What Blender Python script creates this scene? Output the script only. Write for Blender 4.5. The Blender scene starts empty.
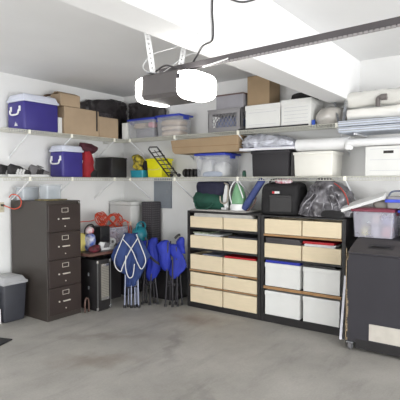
import bpy, bmesh, math, random
from mathutils import Vector, Matrix, noise
PI = math.pi
random.seed(7)
S = bpy.context.scene
COL = S.collection

# ------------------------------------------------------------------ materials
def lin(c):
    return tuple((v/255/12.92 if v/255 <= 0.04045 else ((v/255+0.055)/1.055)**2.4) for v in c) + (1,)
MATS = {}
def mat(name, rgb, rough=0.6, metal=0.0, var=0.06, scale=8, bump=0.0, bscale=40, alpha=1.0, emit=0, rgb2=None, coat=0, stretch=None):
    if name in MATS: return MATS[name]
    m = bpy.data.materials.new(name); m.use_nodes = True
    nt = m.node_tree; N = nt.nodes; Lk = nt.links
    p = N['Principled BSDF']; out = N['Material Output']
    p.inputs['Roughness'].default_value = rough; p.inputs['Metallic'].default_value = metal
    if coat: p.inputs['Coat Weight'].default_value = coat
    tc = N.new('ShaderNodeTexCoord'); mp = N.new('ShaderNodeMapping'); Lk.new(tc.outputs['Object'], mp.inputs['Vector'])
    if stretch: mp.inputs['Scale'].default_value = stretch
    nz = N.new('ShaderNodeTexNoise'); nz.inputs['Scale'].default_value = scale; nz.inputs['Detail'].default_value = 4
    Lk.new(mp.outputs['Vector'], nz.inputs['Vector'])
    cr = N.new('ShaderNodeValToRGB')
    a = lin(rgb); b = lin(rgb2) if rgb2 else tuple(min(1, v*(1+var)) for v in a[:3])+(1,)
    a2 = a if rgb2 else tuple(v*(1-var) for v in a[:3])+(1,)
    cr.color_ramp.elements[0].position = 0.35; cr.color_ramp.elements[0].color = a2
    cr.color_ramp.elements[1].position = 0.65; cr.color_ramp.elements[1].color = b
    Lk.new(nz.outputs['Fac'], cr.inputs['Fac']); Lk.new(cr.outputs['Color'], p.inputs['Base Color'])
    if bump:
        n2 = N.new('ShaderNodeTexNoise'); n2.inputs['Scale'].default_value = bscale; n2.inputs['Detail'].default_value = 3
        Lk.new(mp.outputs['Vector'], n2.inputs['Vector'])
        bp = N.new('ShaderNodeBump'); bp.inputs['Strength'].default_value = bump; bp.inputs['Distance'].default_value = 0.01
        Lk.new(n2.outputs['Fac'], bp.inputs['Height']); Lk.new(bp.outputs['Normal'], p.inputs['Normal'])
    if emit:
        p.inputs['Emission Color'].default_value = a; p.inputs['Emission Strength'].default_value = emit
    if alpha < 1:
        tr = N.new('ShaderNodeBsdfTransparent'); mx = N.new('ShaderNodeMixShader'); mx.inputs['Fac'].default_value = alpha
        Lk.new(tr.outputs[0], mx.inputs[1]); Lk.new(p.outputs[0], mx.inputs[2]); Lk.new(mx.outputs[0], out.inputs['Surface'])
    MATS[name] = m
    return m

wall_m   = mat('wall_paint', (236,236,235), 0.85, var=0.02, scale=2.5, bump=0.12, bscale=70)
ceil_m   = mat('ceiling_paint', (232,232,232), 0.9, var=0.025, scale=1.3, bump=0.1, bscale=60)
beam_m   = mat('beam_paint', (238,238,238), 0.8, var=0.015, scale=2, bump=0.06, bscale=50)
wire_m   = mat('white_wire', (208,207,196), 0.4)
clip_m   = mat('white_clip', (245,243,230), 0.4)
brack_m  = mat('white_bracket', (225,226,228), 0.4)
blue_m   = mat('cooler_blue', (56,48,128), 0.42, var=0.04)
lid_m    = mat('cooler_lid', (214,218,232), 0.45, var=0.03)
white_pl = mat('white_plastic', (235,235,235), 0.4, var=0.03)
card_m   = mat('cardboard', (174,152,126), 0.85, var=0.05, scale=5, bump=0.05)
card_d   = mat('cardboard_dark', (138,106,74), 0.85, var=0.06, scale=5)
card_l   = mat('cardboard_warm', (160,137,108), 0.85, var=0.05, scale=5)
tape_m   = mat('black_strap', (40,36,34), 0.6)
black_m  = mat('black_plastic', (34,32,33), 0.45, var=0.1)
blackr_m = mat('black_fabric', (30,29,31), 0.8, var=0.15, bump=0.3)
blkbag_m = mat('black_polythene', (50,46,47), 0.35, var=0.3, scale=14, bump=0.7, bscale=22)
char_m   = mat('charcoal', (38,36,40), 0.65, var=0.08, bump=0.08)
red_m    = mat('red_cloth', (150,28,40), 0.8, var=0.15, bump=0.3, bscale=30)
maroon_m = mat('maroon_cloth', (72,30,42), 0.8, var=0.2, bump=0.3, bscale=30)
yellow_m = mat('yellow_plastic', (232,226,20), 0.4, var=0.04)
ochre_m  = mat('yellow_cloth', (190,165,70), 0.8, var=0.15)
teal_m   = mat('teal_plastic', (40,140,160), 0.4, var=0.06)
tealj_m  = mat('teal_jug_plastic', (30,120,135), 0.35, var=0.06)
cab_m    = mat('brown_steel', (56,50,46), 0.4, var=0.05, scale=3)
cabf_m   = mat('brown_steel_drawer', (50,40,38), 0.42, var=0.04, scale=3)
chrome_m = mat('chrome', (200,200,200), 0.25, 0.9)
brass_m  = mat('label_holder_metal', (214,208,198), 0.35, 0.3)
conc_none = None
bin_m    = mat('beige_board', (224,208,178), 0.85, var=0.025, scale=10, stretch=(1,1,6))
binin_m  = mat('beige_board_inside', (200,182,148), 0.9)
unit_m   = mat('black_laminate', (26,23,24), 0.5, var=0.1)
wood_m   = mat('wood_edge', (160,122,82), 0.6, var=0.12, scale=12, stretch=(1,8,8))
wbox_m   = mat('white_board_box', (226,226,223), 0.8, var=0.02, scale=6)
cream_m  = mat('cream_plastic', (232,230,222), 0.5, var=0.02)
paper_m  = mat('white_paper', (226,226,226), 0.8, var=0.06, scale=20)
greyp_m  = mat('grey_paper', (180,177,172), 0.8, var=0.08, scale=15)
print_m  = mat('print_grey', (176,178,186), 0.8)
crate_m  = mat('grey_crate', (136,134,136), 0.55, var=0.04)
gbox_m   = mat('grey_box', (150,148,154), 0.7, var=0.04)
panel_m  = mat('panel_grey', (136,142,150), 0.5, 0.1, var=0.03)
lidblue_m= mat('blue_lid', (38,58,168), 0.4, var=0.04)
lidmar_m = mat('maroon_lid', (122,46,66), 0.4, var=0.04)
clear_m  = mat('clear_plastic', (220,222,226), 0.2, alpha=0.22, var=0.02)
clearc_m = mat('cloudy_plastic', (214,212,226), 0.25, alpha=0.34, var=0.03)
wrap_m   = mat('clear_wrap', (226,224,220), 0.18, alpha=0.5, var=0.05, bump=0.9, bscale=18)
foil_m   = mat('silver_wrap', (196,198,208), 0.2, 0.2, var=0.25, scale=18, bump=0.9, bscale=25)
gbag_m   = mat('grey_polythene', (72,69,73), 0.14, 0.15, rgb2=(128,126,132), scale=9, bump=0.7, bscale=12, coat=0.6)
steel_m  = mat('blue_grey_steel', (196,203,216), 0.45, 0.1, var=0.05, stretch=(4,0.5,10))
galv_m   = mat('galvanised', (150,152,156), 0.4, 0.6, var=0.1)
rail_m   = mat('rail_dark', (76,72,74), 0.5, 0.2, var=0.08)
open_m   = mat('opener_grey', (88,84,84), 0.5, var=0.05)
lamp_m   = mat('lamp_lens', (255,252,246), 0.4, emit=11)
tabt_m   = mat('table_laminate', (58,46,46), 0.4, var=0.08, scale=6)
tabe_m   = mat('table_edge', (96,66,58), 0.5, var=0.08)
tleg_m   = mat('brown_tube', (92,70,62), 0.4, 0.2)
grille_m = mat('heater_grille', (122,118,110), 0.6, 0.1, var=0.06, scale=30)
navy_m   = mat('navy_fabric', (36,56,106), 0.75, var=0.12, bump=0.2)
royal_m  = mat('royal_fabric', (28,44,150), 0.7, var=0.15, bump=0.25, bscale=25)
navyd_m  = mat('dark_navy_fabric', (32,32,56), 0.8, var=0.15, bump=0.3)
piping_m = mat('white_piping', (205,205,205), 0.6)
ltube_m  = mat('grey_tube', (150,156,178), 0.35, 0.4)
dtube_m  = mat('dark_tube', (56,54,58), 0.4, 0.4)
orange_m = mat('orange_cord', (205,72,42), 0.5, var=0.08)
dkcord_m = mat('black_cord', (50,48,50), 0.5)
wcord_m  = mat('white_cord', (215,215,215), 0.5)
green_m  = mat('green_fabric', (26,72,58), 0.8, var=0.15, bump=0.35, bscale=20)
glime_m  = mat('green_tank', (128,178,136), 0.3, var=0.06, alpha=0.85)
slate_m  = mat('slate_blue_fabric', (64,76,128), 0.75, var=0.15, bump=0.2)
outlet_m = mat('ivory_plastic', (206,198,176), 0.5)
tape_bl  = mat('blue_tape', (40,80,180), 0.5)
cart_m   = mat('case_charcoal', (48,46,52), 0.7, var=0.05, scale=5, bump=0.1, bscale=120)
cartt_m  = mat('case_top', (70,66,67), 0.7, var=0.06, scale=5)
chip_m   = mat('chipped_wood', (150,132,108), 0.9, var=0.3, scale=60)
ply_m    = mat('pale_panel', (196,190,180), 0.8, var=0.05, scale=14)
foam_m   = mat('white_foam', (232,230,224), 0.7, var=0.03, bump=0.4, bscale=14)
binl_m   = mat('bin_lid_grey', (164,164,166), 0.5, var=0.04)
redf_m   = mat('red_folder', (190,30,40), 0.5, var=0.05)
pink_m   = mat('pink_cloth', (200,90,110), 0.8, var=0.1)
beige_m  = mat('beige_cloth', (190,168,142), 0.85, var=0.08)
board_m  = mat('white_melamine', (214,214,224), 0.4, var=0.03)

# concrete floor
def concrete():
    m = bpy.data.materials.new('concrete'); m.use_nodes = True
    nt = m.node_tree; N = nt.nodes; Lk = nt.links; p = N['Principled BSDF']
    tc = N.new('ShaderNodeTexCoord')
    def ns(scale, det, rough=0.6, st=None):
        mp = N.new('ShaderNodeMapping'); Lk.new(tc.outputs['Object'], mp.inputs['Vector'])
        if st: mp.inputs['Scale'].default_value = st[0:3]; mp.inputs['Rotation'].default_value[2] = st[3]
        n = N.new('ShaderNodeTexNoise'); n.inputs['Scale'].default_value = scale; n.inputs['Detail'].default_value = det; n.inputs['Roughness'].default_value = rough
        Lk.new(mp.outputs['Vector'], n.inputs['Vector']); return n
    def ramp(n, p0, c0, p1, c1):
        r = N.new('ShaderNodeValToRGB'); r.color_ramp.elements[0].position = p0; r.color_ramp.elements[0].color = c0
        r.color_ramp.elements[1].position = p1; r.color_ramp.elements[1].color = c1
        Lk.new(n, r.inputs['Fac']); return r
    base = ramp(ns(1.4, 6, 0.62, (1,1,1,0.3)).outputs['Fac'], 0.32, lin((150,147,141)), 0.68, lin((176,172,166)))
    streak = ramp(ns(2.2, 7, 0.7, (0.6,2.6,1,-0.6)).outputs['Fac'], 0.52, (1,1,1,1), 0.72, (0.80,0.80,0.80,1))
    fine = ramp(ns(60, 3).outputs['Fac'], 0.3, (0.93,0.93,0.93,1), 0.7, (1.05,1.05,1.05,1))
    mul = N.new('ShaderNodeMix'); mul.data_type = 'RGBA'; mul.blend_type = 'MULTIPLY'; mul.inputs[0].default_value = 1
    Lk.new(base.outputs[0], mul.inputs[6]); Lk.new(streak.outputs[0], mul.inputs[7])
    mul2 = N.new('ShaderNodeMix'); mul2.data_type = 'RGBA'; mul2.blend_type = 'MULTIPLY'; mul2.inputs[0].default_value = 1
    Lk.new(mul.outputs[2], mul2.inputs[6]); Lk.new(fine.outputs[0], mul2.inputs[7])
    last = mul2.outputs[2]
    # oil / rust stains with shapes of their own
    for (cx, cy, rx, ry, rot, col, st) in ((2.62, 3.02, 0.42, 0.17, -0.9, (108,92,74), 0.5), (3.05, 3.45, 0.5, 0.10, -0.9, (120,112,104), 0.5),
                                  (4.05, 3.0, 0.22, 0.30, 0.2, (108,86,68), 0.55), (3.35, 2.75, 0.5, 0.06, 0.6, (118,114,110), 0.55), (2.55,1.75,0.5,0.05,0.9,(122,119,116),0.45)):
        mp = N.new('ShaderNodeMapping'); mp.vector_type = 'TEXTURE'
        mp.inputs['Location'].default_value = (cx, cy, 0); mp.inputs['Rotation'].default_value = (0,0,rot); mp.inputs['Scale'].default_value = (rx, ry, 1)
        wn = ns(5, 5); ad = N.new('ShaderNodeVectorMath'); ad.operation = 'MULTIPLY_ADD'
        ad.inputs[1].default_value = (0.35,0.35,0); Lk.new(wn.outputs['Color'], ad.inputs[0]); Lk.new(tc.outputs['Object'], ad.inputs[2])
        sb = N.new('ShaderNodeVectorMath'); sb.operation = 'SUBTRACT'; sb.inputs[1].default_value = (0.17,0.17,0); Lk.new(ad.outputs[0], sb.inputs[0])
        Lk.new(sb.outputs[0], mp.inputs['Vector'])
        ln = N.new('ShaderNodeVectorMath'); ln.operation = 'LENGTH'; Lk.new(mp.outputs[0], ln.inputs[0])
        mr = N.new('ShaderNodeMapRange'); mr.inputs[1].default_value = 0.1; mr.inputs[2].default_value = 1.25; mr.inputs[3].default_value = st; mr.inputs[4].default_value = 0
        Lk.new(ln.outputs['Value'], mr.inputs[0])
        mx = N.new('ShaderNodeMix'); mx.data_type = 'RGBA'; Lk.new(mr.outputs[0], mx.inputs[0]); Lk.new(last, mx.inputs[6]); mx.inputs[7].default_value = lin(col)
        last = mx.outputs[2]
    Lk.new(last, p.inputs['Base Color']); p.inputs['Roughness'].default_value = 0.62
    bp = N.new('ShaderNodeBump'); bp.inputs['Strength'].default_value = 0.12; Lk.new(ns(30,4).outputs['Fac'], bp.inputs['Height']); Lk.new(bp.outputs[0], p.inputs['Normal'])
    return m
conc_m = concrete()

# ------------------------------------------------------------------ mesh builder
class MB:
    def __init__(s): s.bm = bmesh.new()
    def box(s, x0, x1, y0, y1, z0, z1, bev=0.0, M=None, top=None, seg=2):
        t = bmesh.new(); bmesh.ops.create_cube(t, size=1)
        for v in t.verts:
            k = 1.0
            cx, cy = (x0+x1)/2, (y0+y1)/2
            if top and v.co.z > 0: fx, fy = top
            else: fx = fy = 1
            v.co = Vector((cx + v.co.x*(x1-x0)*fx, cy + v.co.y*(y1-y0)*fy, (z0+z1)/2 + v.co.z*(z1-z0)))
        if bev: bmesh.ops.bevel(t, geom=list(t.edges), offset=bev, segments=seg, affect='EDGES', profile=0.5)
        if M is not None: bmesh.ops.transform(t, matrix=M, verts=t.verts)
        s.join(t); return s
    def join(s, t):
        mp = {v: s.bm.verts.new(v.co) for v in t.verts}
        for f in t.faces:
            try: s.bm.faces.new([mp[v] for v in f.verts])
            except ValueError: pass
        t.free()
    def ring_loft(s, rings, cap=True, closed=False):
        R = [[s.bm.verts.new(p) for p in r] for r in rings]
        n = len(R[0]); m = len(R)
        for i in range(m if closed else m-1):
            a, b = R[i], R[(i+1) % m]
            for j in range(n):
                k = (j+1) % n
                s.bm.faces.new((a[j], a[k], b[k], b[j]))
        if cap and not closed:
            s.bm.faces.new(list(reversed(R[0]))); s.bm.faces.new(R[-1])
        return s
    def tube(s, pts, r=0.01, seg=8, closed=False, smooth=0):
        pts = [Vector(p) for p in pts]
        if smooth: pts = catmull(pts, smooth, closed)
        n = len(pts); T = []
        for i in range(n):
            a = pts[(i-1) % n] if (closed or i > 0) else pts[0]
            b = pts[(i+1) % n] if (closed or i < n-1) else pts[-1]
            T.append((b-a).normalized() if (b-a).length > 1e-9 else Vector((0,0,1)))
        up = Vector((0,0,1)) if abs(T[0].z) < 0.9 else Vector((1,0,0))
        u = T[0].cross(up).normalized(); rings = []
        for i in range(n):
            u = (u - T[i]*u.dot(T[i])).normalized(); w = T[i].cross(u)
            rings.append([pts[i] + (u*math.cos(2*PI*k/seg) + w*math.sin(2*PI*k/seg))*r for k in range(seg)])
        return s.ring_loft(rings, cap=not closed, closed=closed)
    def lathe(s, prof, c=(0,0,0), seg=20, axis='z', M=None):
        rings = []
        for r, z in prof:
            rg = []
            for k in range(seg):
                a = 2*PI*k/seg
                p = Vector((r*math.cos(a), r*math.sin(a), z))
                if axis == 'x': p = Vector((p.z, p.x, p.y))
                if axis == 'y': p = Vector((p.y, p.z, p.x))
                if M is not None: p = M @ p
                rg.append(p + Vector(c))
            rings.append(rg)
        return s.ring_loft(rings)
    def prism(s, poly, a0, a1, axis='y'):
        def P(u, v, a):
            return {'y': (u, a, v), 'x': (a, u, v), 'z': (u, v, a)}[axis]
        return s.ring_loft([[P(u, v, a0) for u, v in poly], [P(u, v, a1) for u, v in poly]])
    def blob(s, rings, seg=28, ex=2.6, amp=0.01, fr=9, sd=0, ridge=False, cl=None, dens=3):
        """rings: (z, xl, xr, yf, yb): soft body lofted from the bottom up, with creases"""
        out = []
        for (z, xl, xr, yf, yb) in densify(rings, dens):
            cx, cy, hx, hy = (xl+xr)/2, (yf+yb)/2, (xr-xl)/2, (yb-yf)/2
            rg = []
            for k in range(seg):
                a = 2*PI*k/seg; c, sn = math.cos(a), math.sin(a)
                x = cx + hx*math.copysign(abs(c)**(2/ex), c); y = cy + hy*math.copysign(abs(sn)**(2/ex), sn)
                p = Vector((x, y, z)); q = p*fr + Vector((sd, sd*1.7, 0))
                d = noise.noise(q)*1.0 + noise.noise(q*2.3)*0.5
                if ridge: d = (0.5-abs(noise.noise(q)))*1.4 - abs(noise.noise(q*2.1))*0.8
                dirv = Vector((c, sn, 0)); p += dirv*d*amp; p.z += noise.noise(q+Vector((5,5,5)))*amp*0.6
                if cl: p = Vector((max(cl[0],min(cl[1],p.x)), max(cl[2],min(cl[3],p.y)), max(0,p.z)))
                rg.append(p)
            out.append(rg)
        return s.ring_loft(out)
    def shell(s, w, d, h, t=0.004, tp=0.9, z0=0.0):
        """open tapered tub, narrower at the foot"""
        def rg(k, z, ins):
            hx, hy = w/2*k-ins, d/2*k-ins; r = 0.02; pts = []
            for (sx, sy, a0) in ((1,1,0), (-1,1,PI/2), (-1,-1,PI), (1,-1,3*PI/2)):
                for q in range(4):
                    a = a0 + q*PI/6
                    pts.append((sx*(hx-r)+r*math.cos(a), sy*(hy-r)+r*math.sin(a), z0+z))
            return pts
        return s.ring_loft([rg(tp,0,0), rg(1,h,0), rg(1,h,t), rg(tp,t,t)])
    def obj(s, name, m, parent=None, label=None, smooth=False, loc=None, mats=None):
        s.bm.normal_update()
        bmesh.ops.recalc_face_normals(s.bm, faces=s.bm.faces)
        me = bpy.data.meshes.new(name); s.bm.to_mesh(me); s.bm.free()
        me.materials.append(m)
        if smooth:
            for p in me.polygons: p.use_smooth = True
            if smooth == 'auto':
                me.set_sharp_from_angle(angle=0.7)
        o = bpy.data.objects.new(name, me); COL.objects.link(o)
        if parent is not None: o.parent = parent
        if loc: o.location = loc
        if label: o['label'] = label
        return o
def catmull(P, k, closed):
    n = len(P); out = []
    for i in range(n if closed else n-1):
        g = lambda j: P[j % n] if closed else P[max(0, min(n-1, j))]
        a, b, c, d = g(i-1), g(i), g(i+1), g(i+2)
        for q in range(k):
            t = q/k
            out.append(0.5*((2*b)+(c-a)*t+(2*a-5*b+4*c-d)*t*t+(3*b-a-3*c+d)*t**3))
    if not closed: out.append(P[-1])
    return out
def densify(R, k):
    out = []
    for i in range(len(R)-1):
        g = lambda j: Vector(R[max(0, min(len(R)-1, j))])
        a, b = R[i], R[i+1]
        for q in range(k):
            t = q/k
            A, B, C, D = (R[max(0,i-1)], R[i], R[i+1], R[min(len(R)-1,i+2)])
            out.append(tuple(0.5*((2*B[m])+(C[m]-A[m])*t+(2*A[m]-5*B[m]+4*C[m]-D[m])*t*t+(3*B[m]-A[m]-3*C[m]+D[m])*t**3) for m in range(5)))
    out.append(tuple(R[-1]))
    return out

def thing(name, label, cat, loc=(0,0,0), rz=0, group=None):
    o = bpy.data.objects.new(name, None); COL.objects.link(o)
    o.empty_display_size = 0.05
    o.location = loc; o.rotation_euler = (0,0,rz); o['label'] = label; o['category'] = cat
    if group: o['group'] = group
    return o
def tag(o, label, cat, group=None, loc=None, rz=None, kind=None):
    o['label'] = label; o['category'] = cat
    if group: o['group'] = group
    if loc: o.location = loc
    if rz is not None: o.rotation_euler = (0,0,rz)
    if kind: o['kind'] = kind
    return o
def struct(o): o['kind'] = 'structure'; return o
def dup(root, loc, rz, label, group=None):
    r = root.copy(); COL.objects.link(r); r.location = loc; r.rotation_euler = (0,0,rz); r['label'] = label
    if group: r['group'] = group
    for ch in list(root.children):
        c = ch.copy(); COL.objects.link(c); c.parent = r
        for g in list(ch.children):
            d = g.copy(); COL.objects.link(d); d.parent = c
    return r
# local frame of things on the right wall: x = towards the garage door, y = into the wall
RW = -PI/2
def RL(y0, y1, z, xf, d): return (xf+d/2, (y0+y1)/2, z), abs(y0-y1)     # location, width
def LL(x0, x1, z, yf, d): return ((x0+x1)/2, yf+d/2, z), abs(x1-x0)

XW, YW, ZC = 4.885, 4.98, 2.79
X0, Y0 = -2.7, -4.6
ZT, ZL = 2.113, 1.588          # shelf decks
# ------------------------------------------------------------------ the room
struct(MB().box(X0-0.1, XW+0.1, Y0-2.5, YW+0.1, -0.1, 0).obj('floor', conc_m))
struct(MB().box(X0-0.1, XW+0.1, Y0-0.1, YW+0.1, ZC, ZC+0.1).obj('ceiling', ceil_m))
struct(MB().box(X0-0.1, XW+0.1, YW, YW+0.1, 0, ZC).obj('wall_back', wall_m))
struct(MB().box(XW, XW+0.1, Y0, YW, 0, ZC).obj('wall_right', wall_m))
m = MB(); m.box(X0-0.1, X0, Y0, 2.35, 0, ZC); m.box(X0-0.1, X0, 4.25, YW, 0, ZC); m.box(X0-0.1, X0, 2.35, 4.25, 0, 0.75); m.box(X0-0.1, X0, 2.35, 4.25, 1.95, ZC)
struct(m.obj('wall_left', wall_m))
m = MB()
for (a, b, c, d) in ((2.35,4.25,0.75,0.80),(2.35,4.25,1.90,1.95),(2.35,2.40,0.80,1.90),(4.20,4.25,0.80,1.90),(3.28,3.32,0.80,1.90)): m.box(X0-0.07, X0-0.02, a, b, c, d)
struct(m.obj('added_window_1', beam_m))  # unseen window frame, added so light reaches the ceiling behind the beam
m = MB(); m.box(X0-0.1, -2.3, Y0-0.1, Y0, 0, ZC); m.box(4.3, XW+0.1, Y0-0.1, Y0, 0, ZC); m.box(-2.3, 4.3, Y0-0.1, Y0, 2.2, ZC)
struct(m.obj('wall_front', wall_m))
BY0, BY1, BZ = 1.50, 1.735, 2.34
struct(MB().box(X0, XW, BY0, BY1, BZ, ZC, bev=0.008).obj('trim_1', beam_m))

# ------------------------------------------------------------------ ventilated wire shelves
def wire_shelf(name, label, length, brackets, rz, loc, depth=0.40, corner_bracket=None):
    """local x along the wall from 0..length, y from 0 (front lip) to depth (wall), z = 0 deck"""
    t = thing(name, label, 'shelf', loc, rz, 'white wire shelves on the garage walls')
    m = MB(); n = int(length/0.0300)
    for i in range(n+1):
        x = min(length-0.003, 0.003 + i*0.0300)
        m.box(x-0.0016, x+0.0016, 0.0, depth-0.004, -0.0045, -0.0015)
    for y in (depth*0.33, depth*0.66, depth-0.008):
        m.box(0, length, y-0.002, y+0.002, -0.009, -0.0047)
    m.obj('wire_deck', wire_m, t)
    m = MB()
    m.tube([(0,-0.003,-0.003), (length,-0.003,-0.003)], 0.0034, 6)
    m.tube([(0,-0.003,-0.040), (length,-0.003,-0.040)], 0.0034, 6)
    for i in range(n+1):
        x = min(length-0.003, 0.003 + i*0.0300)
        m.box(x-0.0022, x+0.0022, -0.0055, -0.0015, -0.040, -0.003)
    m.obj('front_lip', wire_m, t)
    for bx in brackets:
        b = MB()
        b.tube([(bx, 0.002, -0.036), (bx, depth*0.94, -0.27), (bx, depth-0.006, -0.285)], 0.0085, 8)
        b.box(bx-0.009, bx+0.009, depth-0.006, depth-0.001, -0.31, -0.265, bev=0.002)
        b = b.obj('support_bracket', brack_m, t)
        MB().box(bx-0.014, bx+0.014, -0.012, 0.006, -0.046, 0.002, bev=0.003).obj('rail_clip', clip_m, t)
    return t
YS, XS = 4.58, 4.485
wire_shelf('wire_shelf', 'upper white wire shelf on the left wall, holding the large cooler and brown boxes', XS-2.72-0.012, [0.32, 0.90, 1.60], 0, (2.72, YS, ZT))
wire_shelf('wire_shelf', 'lower white wire shelf on the left wall, holding shoes and the smaller cooler', XS-2.72-0.012, [0.32, 0.90, 1.60], 0, (2.72, YS, ZL))
LR = 4.972-1.56
wire_shelf('wire_shelf', 'upper white wire shelf on the right wall, holding clear bins, crate and file boxes', LR, [4.972-v for v in (4.445, 3.666, 2.739, 1.60)], RW, (XS, 4.972, ZT))
wire_shelf('wire_shelf', 'lower white wire shelf on the right wall, running over the black shelving units', 4.972-0.30, [4.972-v for v in (4.445, 3.666, 2.741, 1.512, 0.5)], RW, (XS, 4.972, ZL))

# ------------------------------------------------------------------ coolers
def cooler(label, w, d, h, lh, loc, rz, mark=False):
    t = thing('cooler', label, 'cooler', loc, rz)
    m = MB(); m.box(-w/2, w/2, -d/2, d/2, 0, h, bev=0.022, top=(1.0,1.0), seg=3); m.obj('body', blue_m, t, smooth='auto')
    m = MB(); m.box(-w/2-0.008, w/2+0.008, -d/2-0.008, d/2+0.008, h-0.004, h+0.022, bev=0.008)
    m.box(-w/2-0.004, w/2+0.004, -d/2-0.004, d/2+0.004, h+0.018, h+lh, bev=0.018, top=(0.91,0.86), seg=3)
    m.obj('lid', lid_m, t, smooth='auto')
    for s in (-1, 1):
        x = s*(w/2+0.016)
        m = MB(); m.tube([(s*w/2-s*0.004, -0.085, h-0.10), (x,-0.085,h-0.105), (x,-0.07,h-0.145), (x,0.0,h-0.152), (x,0.07,h-0.145), (x,0.085,h-0.105), (s*w/2-s*0.004,0.085,h-0.10)], 0.010, 8, smooth=3)
        for yy in (-0.085, 0.085): m.box(s*w/2-0.008, s*w/2+0.008, yy-0.016, yy+0.016, h-0.115, h-0.055, bev=0.004)
        m.obj('side_handle', white_pl, t, 'white swing handle', smooth='auto')
    m = MB(); m.box(-w*0.25, w*0.25, -d/2-0.003, -d/2+0.006, 0.006, 0.012); 
    m.obj('foot_ridge', blue_m, t)
    if mark:
        m = MB()   # the small white emblem low on the end
        x = -w/2-0.0015
        m.prism([(0.02,0.05),(-0.045,0.05),(-0.032,0.062),(0.02,0.062)], x-0.001, x+0.004, 'x')
        m.prism([(-0.018,0.062),(-0.002,0.095),(0.010,0.062)], x-0.001, x+0.004, 'x')
        m.prism([(0.02,0.068),(-0.036,0.068),(-0.028,0.074),(0.016,0.074)], x-0.001, x+0.004, 'x')
        m.obj('emblem', white_pl, t, 'small white printed mark')
    return t
loc, w = LL(2.99, 3.447, ZT+0.002, 4.60, 0.33)
cooler('large purple-blue cooler with a white lid on the upper left shelf', w, 0.33, 0.325, 0.085, loc, 0, mark=True)
loc, w = LL(3.515, 3.83, ZL+0.002, 4.615, 0.27)
cooler('small blue cooler with a white lid on the lower left shelf beside the red jacket', w, 0.25, 0.315, 0.075, loc, 0)

# ------------------------------------------------------------------ cardboard boxes
def carton(name, label, w, d, h, loc, rz, m1=card_m, flap=False, strap=None, lift=0.0, cat='box'):
    t = thing(name, label, cat, loc, rz)
    m = MB(); m.box(-w/2, w/2, -d/2, d/2, 0, h, bev=0.004); m.obj('body', m1, t)
    m = MB()
    if flap:
        for s in (-1, 1):
            M = Matrix.Translation((0, s*d/2, h-0.004)) @ Matrix.Rotation(-s*0.38, 4, 'X')
            m.box(-w/2+0.004, w/2-0.004, min(0,-s*d*0.46), max(0,-s*d*0.46), 0, 0.004, M=M)
    else:
        m.box(-w/2+0.002, w/2-0.002, -d/2+0.002, -0.001, h+0.0006, h+0.004); m.box(-w/2+0.002, w/2-0.002, 0.001, d/2-0.002, h+0.0006, h+0.004)
    m.obj('flap', m1, t)
    if strap is not None:
        m = MB(); m.box(strap-0.011, strap+0.011, -d/2-0.004, -d/2+0.002, 0.07, h+0.006); m.box(strap-0.011, strap+0.011, -d/2-0.004, d/2, h+0.0045, h+0.008)
        m.obj('strap', tape_m, t, 'black strap hanging over the box')
    return t
loc, w = LL(3.535, 4.072, ZT+0.002, 4.60, 0.24)
carton('cardboard_box', 'wide plain brown cardboard box with a black strap on the upper left shelf', w, 0.24, 0.325, loc, 0, strap=w/2-0.035)
loc, w = LL(4.085, 4.425, ZT+0.002, 4.60, 0.24)
carton('cardboard_box', 'brown cardboard box at the corner end of the upper left shelf', w, 0.22, 0.265, loc, 0)
loc, w = LL(3.49, 3.78, ZT+0.332+0.004, 4.61, 0.20)
carton('cardboard_box', 'small brown box with raised flaps stacked on the wide cardboard box', w, 0.20, 0.145, loc, 0, flap=True)
# something white standing between cooler and box
tag(MB().box(-0.03,0.03,-0.11,0.11,0,0.19,bev=0.004).obj('white_carton', wbox_m), 'narrow white carton between the large cooler and the brown boxes', 'carton', loc=(3.492, 4.74, ZT+0.002))
t = thing('curled_sheet', 'dark brown curled sheet behind the small box, next to the cooler lid', 'sheet', (3.50, 4.90, ZT+0.002), 0)
m = MB(); m.tube([(-0.10,0,0.40), (-0.03,0,0.47), (0.06,0,0.495), (0.16,0,0.46)], 0.013, 8, smooth=4); m.box(-0.10,0.16,-0.008,0.008,0.0,0.43)
m.obj('sheet_body', mat('dark_brown', (96,76,60), 0.8), t)

# black plastic mass in the corner
def bag(name, label, cat, rings, m, loc, rz, **k):
    sm = k.pop('mname', None)
    o = MB().blob(rings, **k).obj(name, m, smooth=True)
    return tag(o, label, cat, loc=loc, rz=rz)
bag('black_tarp', 'crumpled black plastic sheeting piled behind the boxes on the upper corner shelf', 'tarp',
    [(0, -0.36,0.42,-0.0,0.10),(0.18,-0.38,0.44,-0.005,0.11),(0.36,-0.42,0.44,-0.005,0.11),(0.44,-0.40,0.44,-0.01,0.11),(0.50,-0.26,0.44,-0.01,0.10),(0.545,0.02,0.42,-0.00,0.09),(0.58,0.2,0.38,0.02,0.08)],
    blkbag_m, (4.42, 4.862, ZT+0.012), 0, amp=0.05, fr=10, seg=96, ridge=True, cl=(-0.5,0.455,-0.018,0.108), dens=4)
bag('black_sack', 'black plastic sack on the upper right shelf behind the two clear bins', 'sack',
    [(0,-0.24,0.24,-0.04,0.07),(0.2,-0.26,0.36,-0.045,0.075),(0.34,-0.26,0.40,-0.045,0.075),(0.42,-0.26,0.36,-0.045,0.07),(0.475,-0.26,0.16,-0.04,0.06),(0.53,-0.26,0.0,-0.02,0.04)],
    blkbag_m, (4.79, 4.50, ZT+0.012), RW, amp=0.035, fr=12, seg=80, ridge=True, sd=3, cl=(-0.29,0.5,-0.05,0.085), dens=4)
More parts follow.
